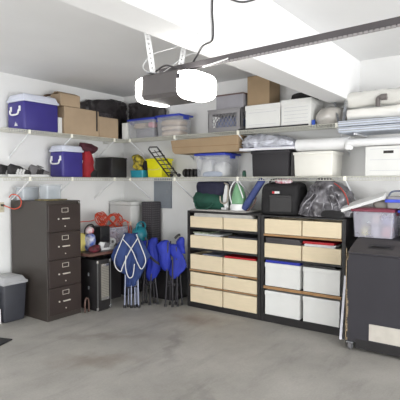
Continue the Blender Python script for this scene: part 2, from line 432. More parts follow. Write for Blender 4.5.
bag('dark_netting', 'small heap of dark netting on top of the corner box', 'netting',
    [(0,-0.20,0.15,-0.06,0.05),(0.03,-0.25,0.17,-0.07,0.05),(0.065,-0.20,0.12,-0.05,0.05),(0.085,-0.06,0.04,-0.02,0.02)],
    mat('net_dark', (58,54,56), 0.9, var=0.4, scale=40, bump=0.8, bscale=50), (4.22, 4.715, ZT+0.274), 0, amp=0.03, fr=16, seg=48, ridge=True)

# ------------------------------------------------------------------ lower left shelf
def shoe(label, cloth, sole, accent, loc, rz, group=None, L=0.29, Wd=0.10, name='shoe', hk=1.0):
    t = thing(name, label, 'shoe', loc, rz, group)
    m = MB(); pts = []
    for k in range(28):
        a = 2*PI*k/28; x = L/2*math.cos(a); y = Wd/2*math.sin(a)*(1+0.12*math.cos(a)) * (0.86 if abs(x) < 0.05 else 1)
        pts.append((x, y))
    m.ring_loft([[(x,y,0.0) for x,y in pts], [(x*1.02,y*1.04,0.012) for x,y in pts], [(x*1.0,y*1.0,0.026) for x,y in pts]])
    m.obj('sole', sole, t, smooth='auto')
    prof = [(-0.48,0.085,0.30),(-0.40,0.098,0.36),(-0.2,0.088,0.38),(-0.02,0.082,0.38),(0.12,0.066,0.40),(0.28,0.052,0.44),(0.42,0.045,0.38),(0.485,0.034,0.16)]
    rings = []
    for (u, hz, hw) in prof:
        r = []
        for k in range(14):
            a = PI*k/13
            r.append((u*L, math.cos(a)*hw*Wd, 0.024+abs(math.sin(a))**0.7*(hz*hk-0.02)))
        rings.append(r)
    m = MB(); m.ring_loft(rings); m.obj('upper', cloth, t, smooth=True)
    m = MB()
    for i, u in enumerate((-0.10,-0.04,0.02,0.08,0.14)):
        z = 0.094*hk-0.085*max(0,u+0.06)
        m.tube([(u*L,-0.026,z-0.012),(u*L+0.004,0,z+0.000),(u*L,0.026,z-0.012)], 0.0028, 6)
    m.obj('laces', accent, t)
    m = MB()
    for s in (-1,1):
        m = MB()
        for u0 in (-0.20,-0.08,0.04):
            M = Matrix.Translation((u0*L, s*0.395*Wd, 0.055)) @ Matrix.Rotation(0.5, 4, 'Y')
            m.box(-0.012,0.012,-0.004,0.004,-0.028,0.030, M=M)
        m.box(-0.20*L,0.08*L,s*0.38*Wd-0.003,s*0.38*Wd+0.003,0.030,0.036)
        m.obj('side_stripe', accent, t)
    return t
whs = mat('shoe_white', (215,215,215), 0.6); blks = mat('shoe_black', (42,40,42), 0.7); grys = mat('shoe_grey', (110,108,110), 0.75)
shoe('black trainer with white stripes at the left end of the lower left shelf', blks, whs, whs, (2.955, 4.635, ZL+0.002), 0.06, L=0.30, hk=1.4)
shoe('black trainer behind its pair at the left end of the lower left shelf', blks, whs, whs, (2.93, 4.79, ZL+0.002), 0.02, L=0.30, hk=1.4)
shoe('grey trainer nearest the small cooler on the lower left shelf', grys, whs, blks, (3.20, 4.635, ZL+0.002), 0.10, L=0.28, hk=1.4)

# red jacket bunched on the shelf with a maroon hood
t = thing('jacket', 'red jacket with dark maroon top bunched between small cooler and black box', 'jacket', (3.945, 4.70, ZL+0.003), 0)
MB().blob([(0,-0.08,0.09,-0.075,0.08),(0.12,-0.085,0.085,-0.085,0.09),(0.24,-0.075,0.07,-0.08,0.08),(0.34,-0.07,0.04,-0.06,0.06),(0.40,-0.06,0.0,-0.04,0.04)], amp=0.02, fr=13, seg=36, ridge=True).obj('jacket_body', red_m, t, smooth=True)
MB().blob([(0.31,-0.06,0.11,-0.07,0.05),(0.35,-0.10,0.16,-0.08,0.06),(0.385,-0.11,0.17,-0.07,0.06),(0.42,-0.10,0.13,-0.05,0.05),(0.44,-0.10,-0.02,-0.03,0.03)], amp=0.025, fr=15, seg=32, sd=2).obj('hood', maroon_m, t, 'dark maroon hood', smooth=True)
MB().blob([(0.0,0.0,0.10,-0.095,-0.06),(0.05,0.0,0.105,-0.10,-0.06),(0.10,0.05,0.10,-0.095,-0.06)], amp=0.006, fr=13, seg=24).obj('sleeve_patch', blackr_m, t, smooth=True)

def tote(name, label, w, d, h, loc, rz, mb, ml, cat='bin', tp=0.93, rim=0.012, lidh=0.02, ribs=0, group=None):
    """opaque plastic tub with a lid"""
    t = thing(name, label, cat, loc, rz, group)
    m = MB(); m.box(-w/2*1, w/2, -d/2, d/2, 0, h, bev=0.012, top=None)
    for v in m.bm.verts:
        k = tp + (1-tp)*v.co.z/h; v.co.x *= k; v.co.y *= k
    m.obj('body', mb, t, smooth='auto')
    if lidh:
        m = MB(); m.box(-w/2-rim, w/2+rim, -d/2-rim, d/2+rim, h-0.012, h+lidh, bev=0.006); m.box(-w/2+0.03, w/2-0.03, -d/2+0.03, d/2-0.03, h+lidh-0.002, h+lidh+0.006, bev=0.002)
        m.obj('lid', ml, t, smooth='auto')
    else:
        m = MB(); m.box(-w/2-rim, w/2+rim, -d/2-rim, d/2+rim, h-0.014, h+0.002, bev=0.004)
        m.obj('rim', ml, t, smooth='auto')
    if ribs:
        m = MB()
        for i in range(ribs):
            x = -w/2*0.8 + w*0.8*i/(ribs-1); m.box(x-0.004, x+0.004, -d/2*tp-0.012, -d/2*tp+0.004, 0.02, h-0.02, bev=0.001)
        m.obj('rib', mb, t)
    return t
t = tote('storage_box', 'plain black fabric storage box in the corner of the lower shelf', 0.285, 0.33, 0.262, (4.435, 4.765, ZL+0.002), 0, black_m, black_m, 'box', tp=0.99, rim=0.003, lidh=0.008)
# yellow caddy, teal tub, toys
t = tote('yellow_tub', 'bright yellow plastic tub on the lower right shelf', 0.27, 0.22, 0.235, (4.675, 4.085, ZL+0.002), RW, yellow_m, yellow_m, 'tub', tp=0.90, rim=0.010, lidh=0.016)
MB().tube([(-0.09,-0.112,0.125),(-0.085,-0.124,0.108),(0.0,-0.127,0.10),(0.085,-0.124,0.108),(0.09,-0.112,0.125)], 0.005, 8, smooth=3).obj('handle', mat('pale_handle',(225,222,150),0.5), t, smooth=True)
t = thing('teal_tub', 'small open teal plastic tub beside the yellow tub', 'tub', (4.62, 4.385, ZL+0.002), RW)
MB().shell(0.235, 0.17, 0.098, 0.005, 0.94).obj('body', teal_m, t, smooth='auto')
MB().box(-0.11,0.11,-0.08,0.08,0.084,0.09).obj('contents', blackr_m, t)
bag('stuffed_toy', 'yellow and black cloth toy heaped on the teal tub', 'toy', [(0,-0.07,0.05,-0.05,0.06),(0.06,-0.10,0.07,-0.06,0.07),(0.13,-0.12,0.06,-0.06,0.07),(0.19,-0.13,0.0,-0.05,0.06),(0.22,-0.12,-0.05,-0.03,0.03)],
    mat('toy_yellow_black', (40,38,36), 0.8, scale=22, rgb2=(206,186,60)), (4.64, 4.41, ZL+0.102), RW, amp=0.02, fr=14, seg=32)
bag('baseball_hat', 'black cloth hat squashed between the toy and the yellow tub', 'hat', [(0,-0.04,0.045,-0.04,0.05),(0.05,-0.05,0.05,-0.05,0.06),(0.11,-0.045,0.035,-0.04,0.05),(0.135,-0.01,0.02,-0.02,0.02)],
    blackr_m, (4.64, 4.285, ZL+0.102), RW, amp=0.012, fr=18, seg=28, sd=4)

# folding luggage cart leaning on the shelf: plane parallel to the wall
t = thing('luggage_cart', 'black folding luggage cart leaning beside the yellow tub', 'cart', (4.505, 3.80, ZL+0.004), RW)
m = MB()
A0, A1, B0, B1 = Vector((-0.31,-0.02,0.365)), Vector((0.035,-0.02,0.01)), Vector((-0.20,0.02,0.395)), Vector((0.16,0.02,0.01))
m.tube([A1, A0+(A1-A0)*0.1, A0, A0+Vector((0.02,0,0.028)), B0, B0+(B1-B0)*0.06, B1], 0.0095, 8); m.obj('frame', black_m, t, smooth='auto')
for i in range(6):
    u = 0.14+i*0.145; a = A0.lerp(A1,u); b = B0.lerp(B1,u+0.02); m = MB(); m.tube([a,b], 0.007, 6); m.box(-0.012,0.012,-0.012,0.012,-0.01,0.01, M=Matrix.Translation(b)); m.obj('rung', black_m, t)
m = MB(); m.tube([A0.lerp(B0,.5)+Vector((0.03,0.0,-0.03)), A1.lerp(B1,.5)+Vector((0,0,0.02))], 0.006, 6); m.obj('elastic_cord', mat('grey_cord',(120,118,116),0.7), t)
for x in (0.035, 0.16):
    MB().lathe([(0.004,-0.012),(0.022,-0.012),(0.024,0),(0.022,0.012),(0.004,0.012)], (x,0.03,0.024), 16, 'y').obj('wheel', black_m, t, smooth='auto')
# dumbbell
t = thing('dumbbell', 'short black dumbbell beside the luggage cart on the lower right shelf', 'dumbbell', (4.60, 3.49, ZL+0.003), RW)
m = MB(); m.tube([(-0.13,0,0.052),(0.13,0,0.052)], 0.014, 10); m.obj('bar', dtube_m, t, smooth='auto')
for i, x in enumerate((-0.09,-0.03,0.03,0.09)):
    MB().lathe([(0.01,-0.02),(0.046,-0.02),(0.052,-0.01),(0.052,0.01),(0.046,0.02),(0.01,0.02)], (x,0,0.053), 20, 'x').obj('weight_plate', black_m, t, smooth='auto')

# ------------------------------------------------------------------ clear bins
def clear_bin(label, w, d, h, loc, rz, ml, mb=clear_m, tp=0.93, name='clear_bin'):
    t = thing(name, label, 'bin', loc, rz)
    MB().shell(w, d, h, 0.004, tp).obj('body', mb, t, smooth='auto')
    m = MB(); m.box(-w/2-0.012, w/2+0.012, -d/2-0.012, d/2+0.012, h+0.001, h+0.026, bev=0.006); m.box(-w/2+0.025, w/2-0.025, -d/2+0.025, d/2-0.025, h+0.024, h+0.034, bev=0.003)
    m.obj('lid', ml, t, smooth='auto')
    for s in (-1,1):
        MB().box(s*(w/2+0.006)-0.010, s*(w/2+0.006)+0.010, -0.05, 0.05, h-0.035, h+0.012, bev=0.004).obj('latch', ml, t)
    return t
clear_bin('clear bin with blue lid and dark contents, nearest the corner on the upper shelf', 0.47, 0.22, 0.235, (4.615, 4.27, ZT+0.002), RW, lidblue_m)
clear_bin('clear bin with blue lid full of beige cloth on the upper right shelf', 0.38, 0.27, 0.245, (4.64, 3.80, ZT+0.002), RW, lidblue_m)
clear_bin('large clear blue-lidded bin of white bags on the lower shelf under the long carton', 0.43, 0.33, 0.255, (4.67, 3.145, ZL+0.002), RW, lidblue_m)
clear_bin('clear bin with maroon lid and coloured contents on the grey case', 0.375, 0.34, 0.245, (4.625, 1.236, 1.002), RW, lidmar_m, clearc_m)
tag(MB().box(-0.05,0.05,-0.09,0.09,0,0.225,bev=0.004).obj('white_carton', wbox_m), 'narrow white carton in the shelf corner left of the dark clear bin', 'carton', loc=(4.60, 4.575, ZT+0.002), rz=RW)
t=clear_bin('clear blue-lidded bin at the right edge of the picture on the grey case', 0.40, 0.34, 0.245, (4.635, 0.80, 1.002), RW, lidblue_m, clearc_m)
def lump(name, label, m, w, d, h, loc, rz, amp=0.012, fr=14, sd=0, cat='cloth', group=None):
    o = MB().blob([(0,-w*0.44,w*0.44,-d*0.44,d*0.44),(h*0.3,-w/2,w/2,-d/2,d/2),(h*0.75,-w*0.46,w*0.46,-d*0.46,d*0.46),(h*0.96,-w*0.3,w*0.3,-d*0.3,d*0.3),(h,-w*0.1,w*0.1,-d*0.1,d*0.1)], seg=24, amp=amp, fr=fr, sd=sd, ex=3).obj(name, m, smooth=True)
    return tag(o, label, cat, group, loc, rz)
greyd = mat('grey_cloth', (92,90,100), 0.8, var=0.15)
lump('folded_cloth', 'dark grey cloth inside the clear bin nearest the corner', greyd, 0.34, 0.15, 0.13, (4.62, 4.25, ZT+0.010), RW)
lump('pink_cloth', 'pink bundle on the cloth inside the clear bin nearest the corner', pink_m, 0.12, 0.11, 0.07, (4.60, 4.14, ZT+0.145), RW, sd=3)
o = MB().box(-0.10,0.10,-0.05,0.05,0,0.06,bev=0.004, M=Matrix.Rotation(0.0,4,'Y')).obj('small_carton', card_m); tag(o, 'small brown carton inside the clear bin nearest the corner', 'box', loc=(4.60, 4.33, ZT+0.145), rz=RW)
for i,(zz,hh,mm) in enumerate(((0.010,0.07,beige_m),(0.083,0.06,mat('beige_cloth_pale',(206,188,168),0.85)),(0.146,0.075,beige_m))):
    lump('folded_cloth', ['bottom','middle','top'][i]+' layer of folded beige cloth inside the bin left of the milk crate', mm, 0.345, 0.235, hh, (4.64, 3.80, ZT+zz), RW, sd=i, amp=0.006)
whitebag = mat('white_bag_plastic', (222,222,220), 0.35, var=0.1, bump=0.6, bscale=20)
lump('plastic_bag', 'white plastic bag on the left inside the bin under the long carton', whitebag, 0.17, 0.22, 0.20, (4.66, 3.24, ZL+0.010), RW, amp=0.02, cat='bag')
lump('plastic_bag', 'white plastic bag on the right inside the bin under the long carton', whitebag, 0.17, 0.22, 0.17, (4.66, 3.06, ZL+0.010), RW, amp=0.02, sd=5, cat='bag')
lump('blue_pouch', 'pale blue-grey pouch in front inside the bin under the long carton', mat('pale_blue',(140,158,184),0.6), 0.28, 0.05, 0.06, (4.545, 3.13, ZL+0.010), RW, sd=7, amp=0.005, cat='pouch')
cc = [(210,205,120),(205,205,215),(196,120,120),(150,170,160),(215,200,190),(120,130,180)]
nm = ['yellow','white','pink','grey-green','cream','blue']
pos = ((-0.10,0.0),(0.0,0.0),(0.10,0.0),(-0.09,0.12),(0.01,0.125),(0.10,0.115))
for i in range(6):
    lump('toy_ball', nm[i]+' plaything inside the maroon-lidded clear bin', mat('toy_'+nm[i].replace('-','_'), cc[i], 0.5), 0.095, 0.2, 0.10, (4.62, 1.236-pos[i][0], 1.010+pos[i][1]), RW, sd=i*3, amp=0.008, cat='toy')
lump('grey_cloth', 'greyish cloth inside the blue-lidded bin at the right edge', greyd, 0.3, 0.25, 0.12, (4.635, 0.80, 1.010), RW)

# ------------------------------------------------------------------ upper right shelf
# milk crate with a lattice
def milk_crate():
    w, d, h, tk = 0.455, 0.30, 0.268, 0.010
    t = thing('milk_crate', 'grey plastic milk crate with lattice sides on the upper right shelf', 'crate', (4.66, 2.945, ZT+0.002), RW)
    m = MB()
    for (a, b) in ((0, 0.055), (0.21, h)):
        m.box(-w/2, w/2, -d/2, -d/2+tk, a, b, bev=0.002); m.box(-w/2, w/2, d/2-tk, d/2, a, b, bev=0.002)
        m.box(-w/2, -w/2+tk, -d/2, d/2, a, b, bev=0.002); m.box(w/2-tk, w/2, -d/2, d/2, a, b, bev=0.002)
    for sx in (-1,1):
        for sy in (-1,1):
            m.box(min(sx*w/2, sx*(w/2-0.06)), max(sx*w/2, sx*(w/2-0.06)), min(sy*d/2, sy*(d/2-tk)), max(sy*d/2, sy*(d/2-tk)), 0.05, 0.215)
            m.box(min(sx*w/2, sx*(w/2-tk)), max(sx*w/2, sx*(w/2-tk)), min(sy*d/2, sy*(d/2-0.05)), max(sy*d/2, sy*(d/2-0.05)), 0.05, 0.215)
    m.box(-w/2, w/2, -d/2, d/2, 0, 0.006); m.box(-w/2-0.006, w/2+0.006, -d/2-0.006, -d/2+0.004, h-0.016, h, bev=0.003)
    m.obj('body', crate_m, t, smooth='auto')
    p = 0.0475; lat = {-1: MB(), 1: MB()}
    for i in range(-1, 8):
        for s in (-1,1):
            x0 = -w/2+0.06+i*p; a = (x0, 0.055) ; L = 0.155
            q0, q1 = (x0, x0+L*0.62) if s > 0 else (x0+L*0.62, x0)
            lo, hi = -w/2+0.06, w/2-0.06
            def cl(u): return max(lo, min(hi, u))
            f0 = (cl(q0)-q0)/(q1-q0); f1 = (cl(q1)-q0)/(q1-q0)
            if f1-f0 < 0.05: continue
            for side, yy in ((-1,-d/2+0.004), (1,d/2-0.005)):
                lat[side].tube([(q0+(q1-q0)*f0, yy, 0.055+L*f0), (q0+(q1-q0)*f1, yy, 0.055+L*f1)], 0.0042, 5)
    for q in lat.values(): q.obj('lattice', crate_m, t)
    return t
milk_crate()
lump('crate_contents', 'bluish grey odds and ends inside the milk crate', mat('blue_grey_cloth',(120,128,160),0.8,var=0.3,scale=20), 0.38, 0.22, 0.18, (4.665, 2.945, ZT+0.012), RW, cat='cloth')
t = carton('shoe_box', 'grey lidded box stacked on the milk crate', 0.37, 0.27, 0.155, (4.665, 2.885, ZT+0.2715), RW, gbox_m)
MB().box(-0.19,0.19,-0.14,0.14,0.150,0.166,bev=0.003).obj('box_lid', mat('brown_lid',(104,84,80),0.7), t)
# tall cardboard box on the file box
def file_box(name, label, w, d, h, loc, rz, hole=True, lines=0, mb=wbox_m, group=None, lid=0.055, holew=0.09, label_patch=False):
    t = thing(name, label, 'box', loc, rz, group)
    m = MB(); m.box(-w/2, w/2, -d/2, d/2, 0, h-0.004, bev=0.003); m.obj('body', mb, t)
    m = MB(); m.box(-w/2-0.005, w/2+0.005, -d/2-0.005, d/2+0.005, h-lid, h, bev=0.004); m.obj('lid', mb, t)
    if hole:
        m = MB(); z = h-lid-0.032 if hole is True else hole
        m.box(-holew/2, holew/2, -d/2-0.002, -d/2+0.003, z-0.013, z+0.013, bev=0.0015)
        m.obj('hand_hole', tape_m, t, 'dark oval hand hole')
    if lines:
        m = MB()
        for i in range(lines):
            z = 0.05 + i*(h-lid-0.08)/max(1,lines-1); m.box(-w*0.40, w*0.40, -d/2-0.001, -d/2+0.001, z-0.0012, z+0.0012)
        m.obj('printed_lines', print_m, t)
    return t
file_box('file_box', 'white file box under the tall cardboard box on the upper right shelf', 0.425, 0.33, 0.268, (4.67, 2.44, ZT+0.002), RW, False, 2)
t = file_box('file_box', 'white file box with printed lines, nearest the ceiling beam on the upper shelf', 0.335, 0.33, 0.285, (4.67, 2.045, ZT+0.002), RW, False, 5)
carton('cardboard_box', 'tall brown cardboard box standing on the white file box', 0.28, 0.26, 0.335, (4.70, 2.53, ZT+0.2715), RW, card_l)
lump('black_bag', 'small black bag lying behind on the lined white file box', blackr_m, 0.30, 0.18, 0.10, (4.74, 2.05, ZT+0.29), RW, cat='bag')
bag('wrapped_cushion', 'off-white cushion wrapped in clear plastic beside the white file boxes', 'cushion', [(0,-0.12,0.12,-0.12,0.12),(0.05,-0.145,0.145,-0.15,0.15),(0.11,-0.14,0.145,-0.15,0.15),(0.16,-0.10,0.13,-0.12,0.12),(0.185,-0.04,0.08,-0.06,0.06)],
    mat('wrapped_grey', (186,182,176), 0.25, var=0.12, bump=0.7, bscale=16, coat=0.5), (4.66, 1.722, ZT+0.004), RW, amp=0.012, fr=12, seg=36)
o = MB().box(-0.016,0.016,-0.012,0.012,0,0.05,bev=0.004).obj('blue_clip', tape_bl); tag(o, 'small blue clip at the foot of the white file box', 'clip', loc=(4.488+0.014, 1.848, ZT+0.002), rz=RW)
# flat lid in front of the boxes' feet
o = MB().box(-0.42,0.42,-0.007,0.007,0,0.016,bev=0.003).obj('dark_strip', char_m); tag(o, 'dark flat strip lying along the front of the upper right shelf', 'strip', loc=(4.4945, 2.32, ZT+0.002), rz=RW)

# steel boards, rolls at the far right
for i, (z, lab) in enumerate(((2.006, 'lower'), (2.064, 'upper'))):
    t = thing('shelf_plank', lab + ' of the two pale blue-grey steel planks under the wrapped rolls', 'plank', (4.61-0.012*i, 0.93, z), RW, 'steel planks on the right wall')
    MB().box(-0.62,0.62,-0.22,0.20,0,0.052,bev=0.004).obj('plank_body', steel_m, t)
    m = MB(); m.box(-0.62,0.62,-0.227,-0.2205,0.014,0.022); m.box(-0.62,0.62,-0.227,-0.2205,0.036,0.044); m.obj('groove_lip', galv_m, t)
t = thing('plank_bracket', 'steel angle bracket holding the planks to the right wall', 'bracket', (XW-0.002, 1.42, 1.70), RW)
m = MB(); m.box(-0.012,0.012,-0.012,0,0,0.30); m.box(-0.012,0.012,-0.40,0.0,0.288,0.304); m.obj('bracket_body', brack_m, t)
tb = t
t = dup(tb, (XW-0.002, 0.45, 1.70), RW, 'steel angle bracket under the planks, out toward the garage door')
def roll(name, label, r, L, loc, m1, wrap=True, amp=0.008, sd=0):
    t = thing(name, label, 'roll', loc, RW)
    rings = []
    for i in range(41):
        x = -L/2+L*i/40; rg = []
        for k in range(24):
            a = 2*PI*k/24; q = Vector((x*7, math.cos(a)*1.5+sd, math.sin(a)*1.5)); rr = r + amp*noise.noise(q)
            if i in (0,40): rr *= 0.93
            rg.append((x, rr*math.cos(a), r+0.004+amp+rr*math.sin(a)))
        rings.append(rg)
    MB().ring_loft(rings).obj('roll_body', m1, t, smooth='auto')
    return t
roll('foam_roll', 'lower white foam roll resting on the steel planks at the right', 0.055, 1.05, (4.50, 0.965, 2.117), foam_m)
t = roll('foam_roll', 'upper thick white roll in loose clear plastic, near the beam', 0.072, 1.10, (4.56, 0.95, 2.24), foam_m, amp=0.014, sd=3)
rings = []
for i in range(41):
    x = -0.57+1.14*i/40; rg = []
    for k in range(28):
        a = 2*PI*k/28; q = Vector((x*9, math.cos(a)*1.7, math.sin(a)*1.7)); rr = 0.094+0.02*noise.noise(q)+0.01*noise.noise(q*3)
        if i in (0,40): rr *= 0.9
        rg.append((x, rr*math.cos(a), 0.085+rr*math.sin(a)*0.9))
    rings.append(rg)
MB().ring_loft(rings, cap=False).obj('plastic_wrap', mat('thin_wrap', (236,236,232), 0.12, alpha=0.28, bump=0.9, bscale=14), t, 'loose clear plastic wrap', smooth=True)
roll('foam_roll', 'white roll behind the steel planks against the right wall', 0.06, 1.0, (4.76, 0.96, 2.117), foam_m, sd=8)
t = thing('pipe_elbow', 'dark grey pipe elbow lying on the white foam roll', 'pipe', (4.47, 1.17, 2.24), RW)
MB().tube([(-0.035,0,0.0),(-0.035,0,0.055),(-0.028,0,0.075),(-0.005,0,0.084)], 0.021, 12, smooth=4).obj('elbow', mat('pipe_grey',(104,98,96),0.6), t, smooth='auto')
MB().lathe([(0.014,-0.026),(0.030,-0.026),(0.030,0.026),(0.014,0.026)], (0.018,0,0.080), 16, 'x').obj('collar', mat('pipe_grey2',(112,106,104),0.6), t)

# perforated hanger straps
def strap(name, label, a, b, wd, m, group=None, ang=0.0, cat='strap'):
    a, b = Vector(a), Vector(b); L = (b-a).length
    t = thing(name, label, cat, a, 0, group)
    z = (b-a).normalized(); x = Vector((math.cos(ang), math.sin(ang), 0)); x = (x - z*x.dot(z)).normalized(); y = z.cross(x)
    M = Matrix((x,y,z)).transposed().to_4x4(); n = max(2, int(L/0.028)); st = L/n; hw = wd/2; hs = 0.0045
    mm = MB()
    mm.box(-hw,-hs,-0.0015,0.0015,0,L, M=M); mm.box(hs,hw,-0.0015,0.0015,0,L, M=M)
    for i in range(n):
        mm.box(-hs,hs,-0.0015,0.0015,i*st+0.011 if i else 0,(i+1)*st, M=M)
    mm.box(hw-0.002,hw,0,hw*1.6,0,L, M=M)
    mm.obj('perforated_strap', m, t)
    m2 = MB().lathe([(0.002,-0.003),(0.007,-0.003),(0.007,0.004),(0.002,0.006)], tuple(M @ Vector((0,-0.003,L-0.03))), 8, 'y').obj('bolt', galv_m, t)
    return t
strap('hanger_strap', 'left white perforated strap from the ceiling to the door opener', (2.15,1.93,2.206), (2.02,1.93,ZC-0.003), 0.034, white_pl, 'opener hanger straps', -0.9)
strap('hanger_strap', 'right white perforated strap from the ceiling to the door opener', (2.40,1.93,2.206), (2.55,1.93,ZC-0.003), 0.034, white_pl, 'opener hanger straps', -0.9)
strap('shelf_hanger', 'slanted perforated steel strip under the beam end at the shelf', (4.49,1.585,2.125), (4.60,1.66,BZ-0.002), 0.024, galv_m, None, -0.6)
strap('shelf_hanger', 'upright perforated steel angle between beam and steel planks', (4.52,1.545,2.12), (4.55,1.53,BZ-0.002), 0.030, mat('galv_pale',(180,184,192),0.4,0.4), None, -0.7)

# ------------------------------------------------------------------ lower right shelf
t = thing('long_carton', 'long flat brown cardboard carton lying on the clear blue-lidded bin', 'box', (4.665, 3.24, 1.8815), RW)
m = MB(); poly = [(-0.43,0.0),(-0.47,0.03),(-0.50,0.17),(0.50,0.188),(0.50,0.0)]
m.prism(poly, -0.17, 0.15, 'y'); m.obj('body', card_l, t)
m = MB(); m.prism([(-0.47,0.078),(0.50,0.074),(0.50,0.080),(-0.47,0.083)], -0.1725, -0.17, 'y'); m.obj('fold_seam', card_d, t)
o = MB().box(-0.27,0.27,-0.14,0.14,0,0.26,bev=0.004)
t = tote('filing_box', 'dark charcoal plastic filing box under the white board on the lower shelf', 0.45, 0.31, 0.262, (4.655, 2.345, ZL+0.002), RW, char_m, char_m, 'box', tp=0.965, rim=0.008, lidh=0.022)
o = tag(MB().box(-0.03,0.03,-0.13,0.13,0,0.255,bev=0.003).obj('black_binder', black_m), 'narrow black binder between the charcoal box and the cream box', 'binder', loc=(4.67, 2.10-0.0, ZL+0.002), rz=RW); 
o.location.y = 2.0955; o.scale = (0.6,1,1)
t = thing('white_board', 'long white board lying on the charcoal filing box', 'board', (4.64, 2.38, 1.8795), RW)
MB().box(-0.335,0.335,-0.165,0.13,0,0.030,bev=0.003).obj('panel', board_m, t); MB().box(-0.336,0.336,-0.1685,-0.1655,0.004,0.014).obj('edge_strip', white_pl, t)
bag('foil_bundle', 'shiny silver-grey plastic-wrapped bundle on the long white board', 'bundle', [(0,-0.30,0.33,-0.15,0.13),(0.025,-0.35,0.335,-0.165,0.14),(0.04,-0.33,0.33,-0.165,0.14),(0.06,-0.345,0.32,-0.165,0.14),(0.09,-0.33,0.24,-0.15,0.13),(0.13,-0.30,0.08,-0.12,0.12),(0.150,-0.24,-0.05,-0.08,0.08)],
    foil_m, (4.645, 2.38, 1.913), RW, amp=0.03, fr=13, seg=96, ridge=True, ex=4, dens=4)
tote('cream_bin', 'cream plastic bin under the white roll on the lower shelf', 0.42, 0.31, 0.235, (4.66, 1.855, ZL+0.002), RW, cream_m, cream_m, 'bin', tp=0.96, rim=0.007, lidh=0.018, ribs=0)
def paper_roll(label, r, L, loc, tilt=0):
    t = thing('paper_roll', label, 'roll', loc, RW)
    m = MB(); rg = []
    m.lathe([(r*0.55,-L/2+0.01),(r*0.9,-L/2),(r,-L/2+0.004),(r,L/2-0.004),(r*0.9,L/2),(r*0.55,L/2-0.01)], (0,0,r), 32, 'x', M=Matrix.Rotation(tilt,3,'Y'))
    m.obj('roll_body', white_pl, t, smooth='auto'); return t
paper_roll('thick white paper roll lying on the cream bin', 0.062, 0.56, (4.545, 1.765, 1.855))
t = paper_roll('thinner white roll with a loose end lying on the white box with a hand hole', 0.038, 0.62, (4.50, 1.18, 1.8745))
m = MB(); m.blob([(-0.03,-0.33,-0.27,-0.03,0.03),(0.0,-0.345,-0.26,-0.035,0.035),(0.05,-0.34,-0.27,-0.03,0.03)], amp=0.005, seg=20); m.obj('loose_end', white_pl, t, smooth=True)
file_box('file_box', 'white file box with a dark hand hole at the right end of the lower shelf', 0.42, 0.33, 0.283, (4.66, 1.11, ZL+0.002), RW, 0.222, 3, lid=0.0)
o = tag(MB().box(-0.10,0.10,-0.10,0.10,0,0.018,bev=0.002).obj('paper_pad', mat('brown_pad',(190,160,120),0.8)), 'thin tan pad lying behind the thinner white roll', 'pad', loc=(4.70,1.2,1.8745), rz=RW)
t = thing('green_can', 'small dark green can beside the shelf clip over the green steamer', 'can', (4.56, 2.70, ZL+0.002), RW)
MB().lathe([(0.018,0),(0.022,0.004),(0.022,0.055),(0.016,0.062)], (0,0,0), 16).obj('body', mat('dark_green',(34,78,62),0.4), t, smooth='auto'); MB().lathe([(0.01,0.062),(0.017,0.062),(0.017,0.07),(0.012,0.073)], (0,0,0), 14).obj('cap', black_m, t)

# ------------------------------------------------------------------ black shelving units with beige bins
UX = 4.45; UD = 0.40
def unit(label, y0, y1, boards, loc_z=0, top=1.18):
    w = abs(y1-y0); t = thing('shelving_unit', label, 'shelving unit', (UX+UD/2, (y0+y1)/2, 0), RW)
    for s in (-1,1):
        x = s*(w/2-0.018); MB().box(x-0.018,x+0.018,-UD/2,UD/2,0,top,bev=0.002).obj('side_panel', unit_m, t)
    MB().box(-w/2+0.037,w/2-0.037,UD/2-0.012,UD/2,0.07,top-0.02).obj('back_panel', unit_m, t)
    MB().box(-w/2+0.037,w/2-0.037,-UD/2+0.004,-UD/2+0.024,0,0.06).obj('plinth', unit_m, t)
    for (z, th, wood) in boards:
        o = MB().box(-w/2+0.0365,w/2-0.0365,-UD/2,UD/2-0.0125,z-th,z).obj('shelf', unit_m, t)
        if wood: MB().box(-w/2+0.037,w/2-0.037,-UD/2-0.0035,-UD/2-0.0003,z-th,z).obj('edge_band', wood_m, o, 'bare wood front edge')
    return t
unit('black shelving unit of ten beige bins, left of the two by the camp chairs', 3.44, 2.425, [(1.18,0.02,0),(0.978,0.022,0),(0.728,0.022,0),(0.468,0.02,1),(0.277,0.014,1),(0.062,0.02,0)], top=1.182)
unit('black shelving unit with beige bins above white lidded boxes, beside the grey case', 2.42, 1.485, [(1.168,0.014,0),(0.968,0.022,1),(0.708,0.02,0),(0.397,0.030,1),(0.080,0.02,0)], top=1.17)
rowname = ['top','second','third','fourth','bottom']
def cbin(h, w, d=0.33):
    m = MB(); th = 0.004
    m.ring_loft([[(-w/2,-d/2,0),(w/2,-d/2,0),(w/2,d/2,0),(-w/2,d/2,0)], [(-w/2,-d/2,h),(w/2,-d/2,h),(w/2,d/2,h),(-w/2,d/2,h)],
                 [(-w/2+th,-d/2+th,h),(w/2-th,-d/2+th,h),(w/2-th,d/2-th,h),(-w/2+th,d/2-th,h)], [(-w/2+th,-d/2+th,th),(w/2-th,-d/2+th,th),(w/2-th,d/2-th,th),(-w/2+th,d/2-th,th)]])
    return m
rows1 = [(0.980,0.135),(0.730,0.152),(0.470,0.178),(0.279,0.150),(0.064,0.185)]
for r, (z, h) in enumerate(rows1):
    for c, (ya, yb) in enumerate(((3.398,2.925),(2.915,2.468))):
        w = ya-yb; o = cbin(h, w-0.004).obj('storage_bin', bin_m)
        tag(o, 'beige cardboard bin, %s row %s column of the left shelving unit' % (rowname[r], ['left','right'][c]), 'bin', 'beige bins in the left shelving unit', (UX+0.165+0.004, (ya+yb)/2, z+0.001), RW)
        o.rotation_euler.z = RW + random.uniform(-0.006,0.006)
rows2 = [(0.970,0.158),(0.710,0.155)]
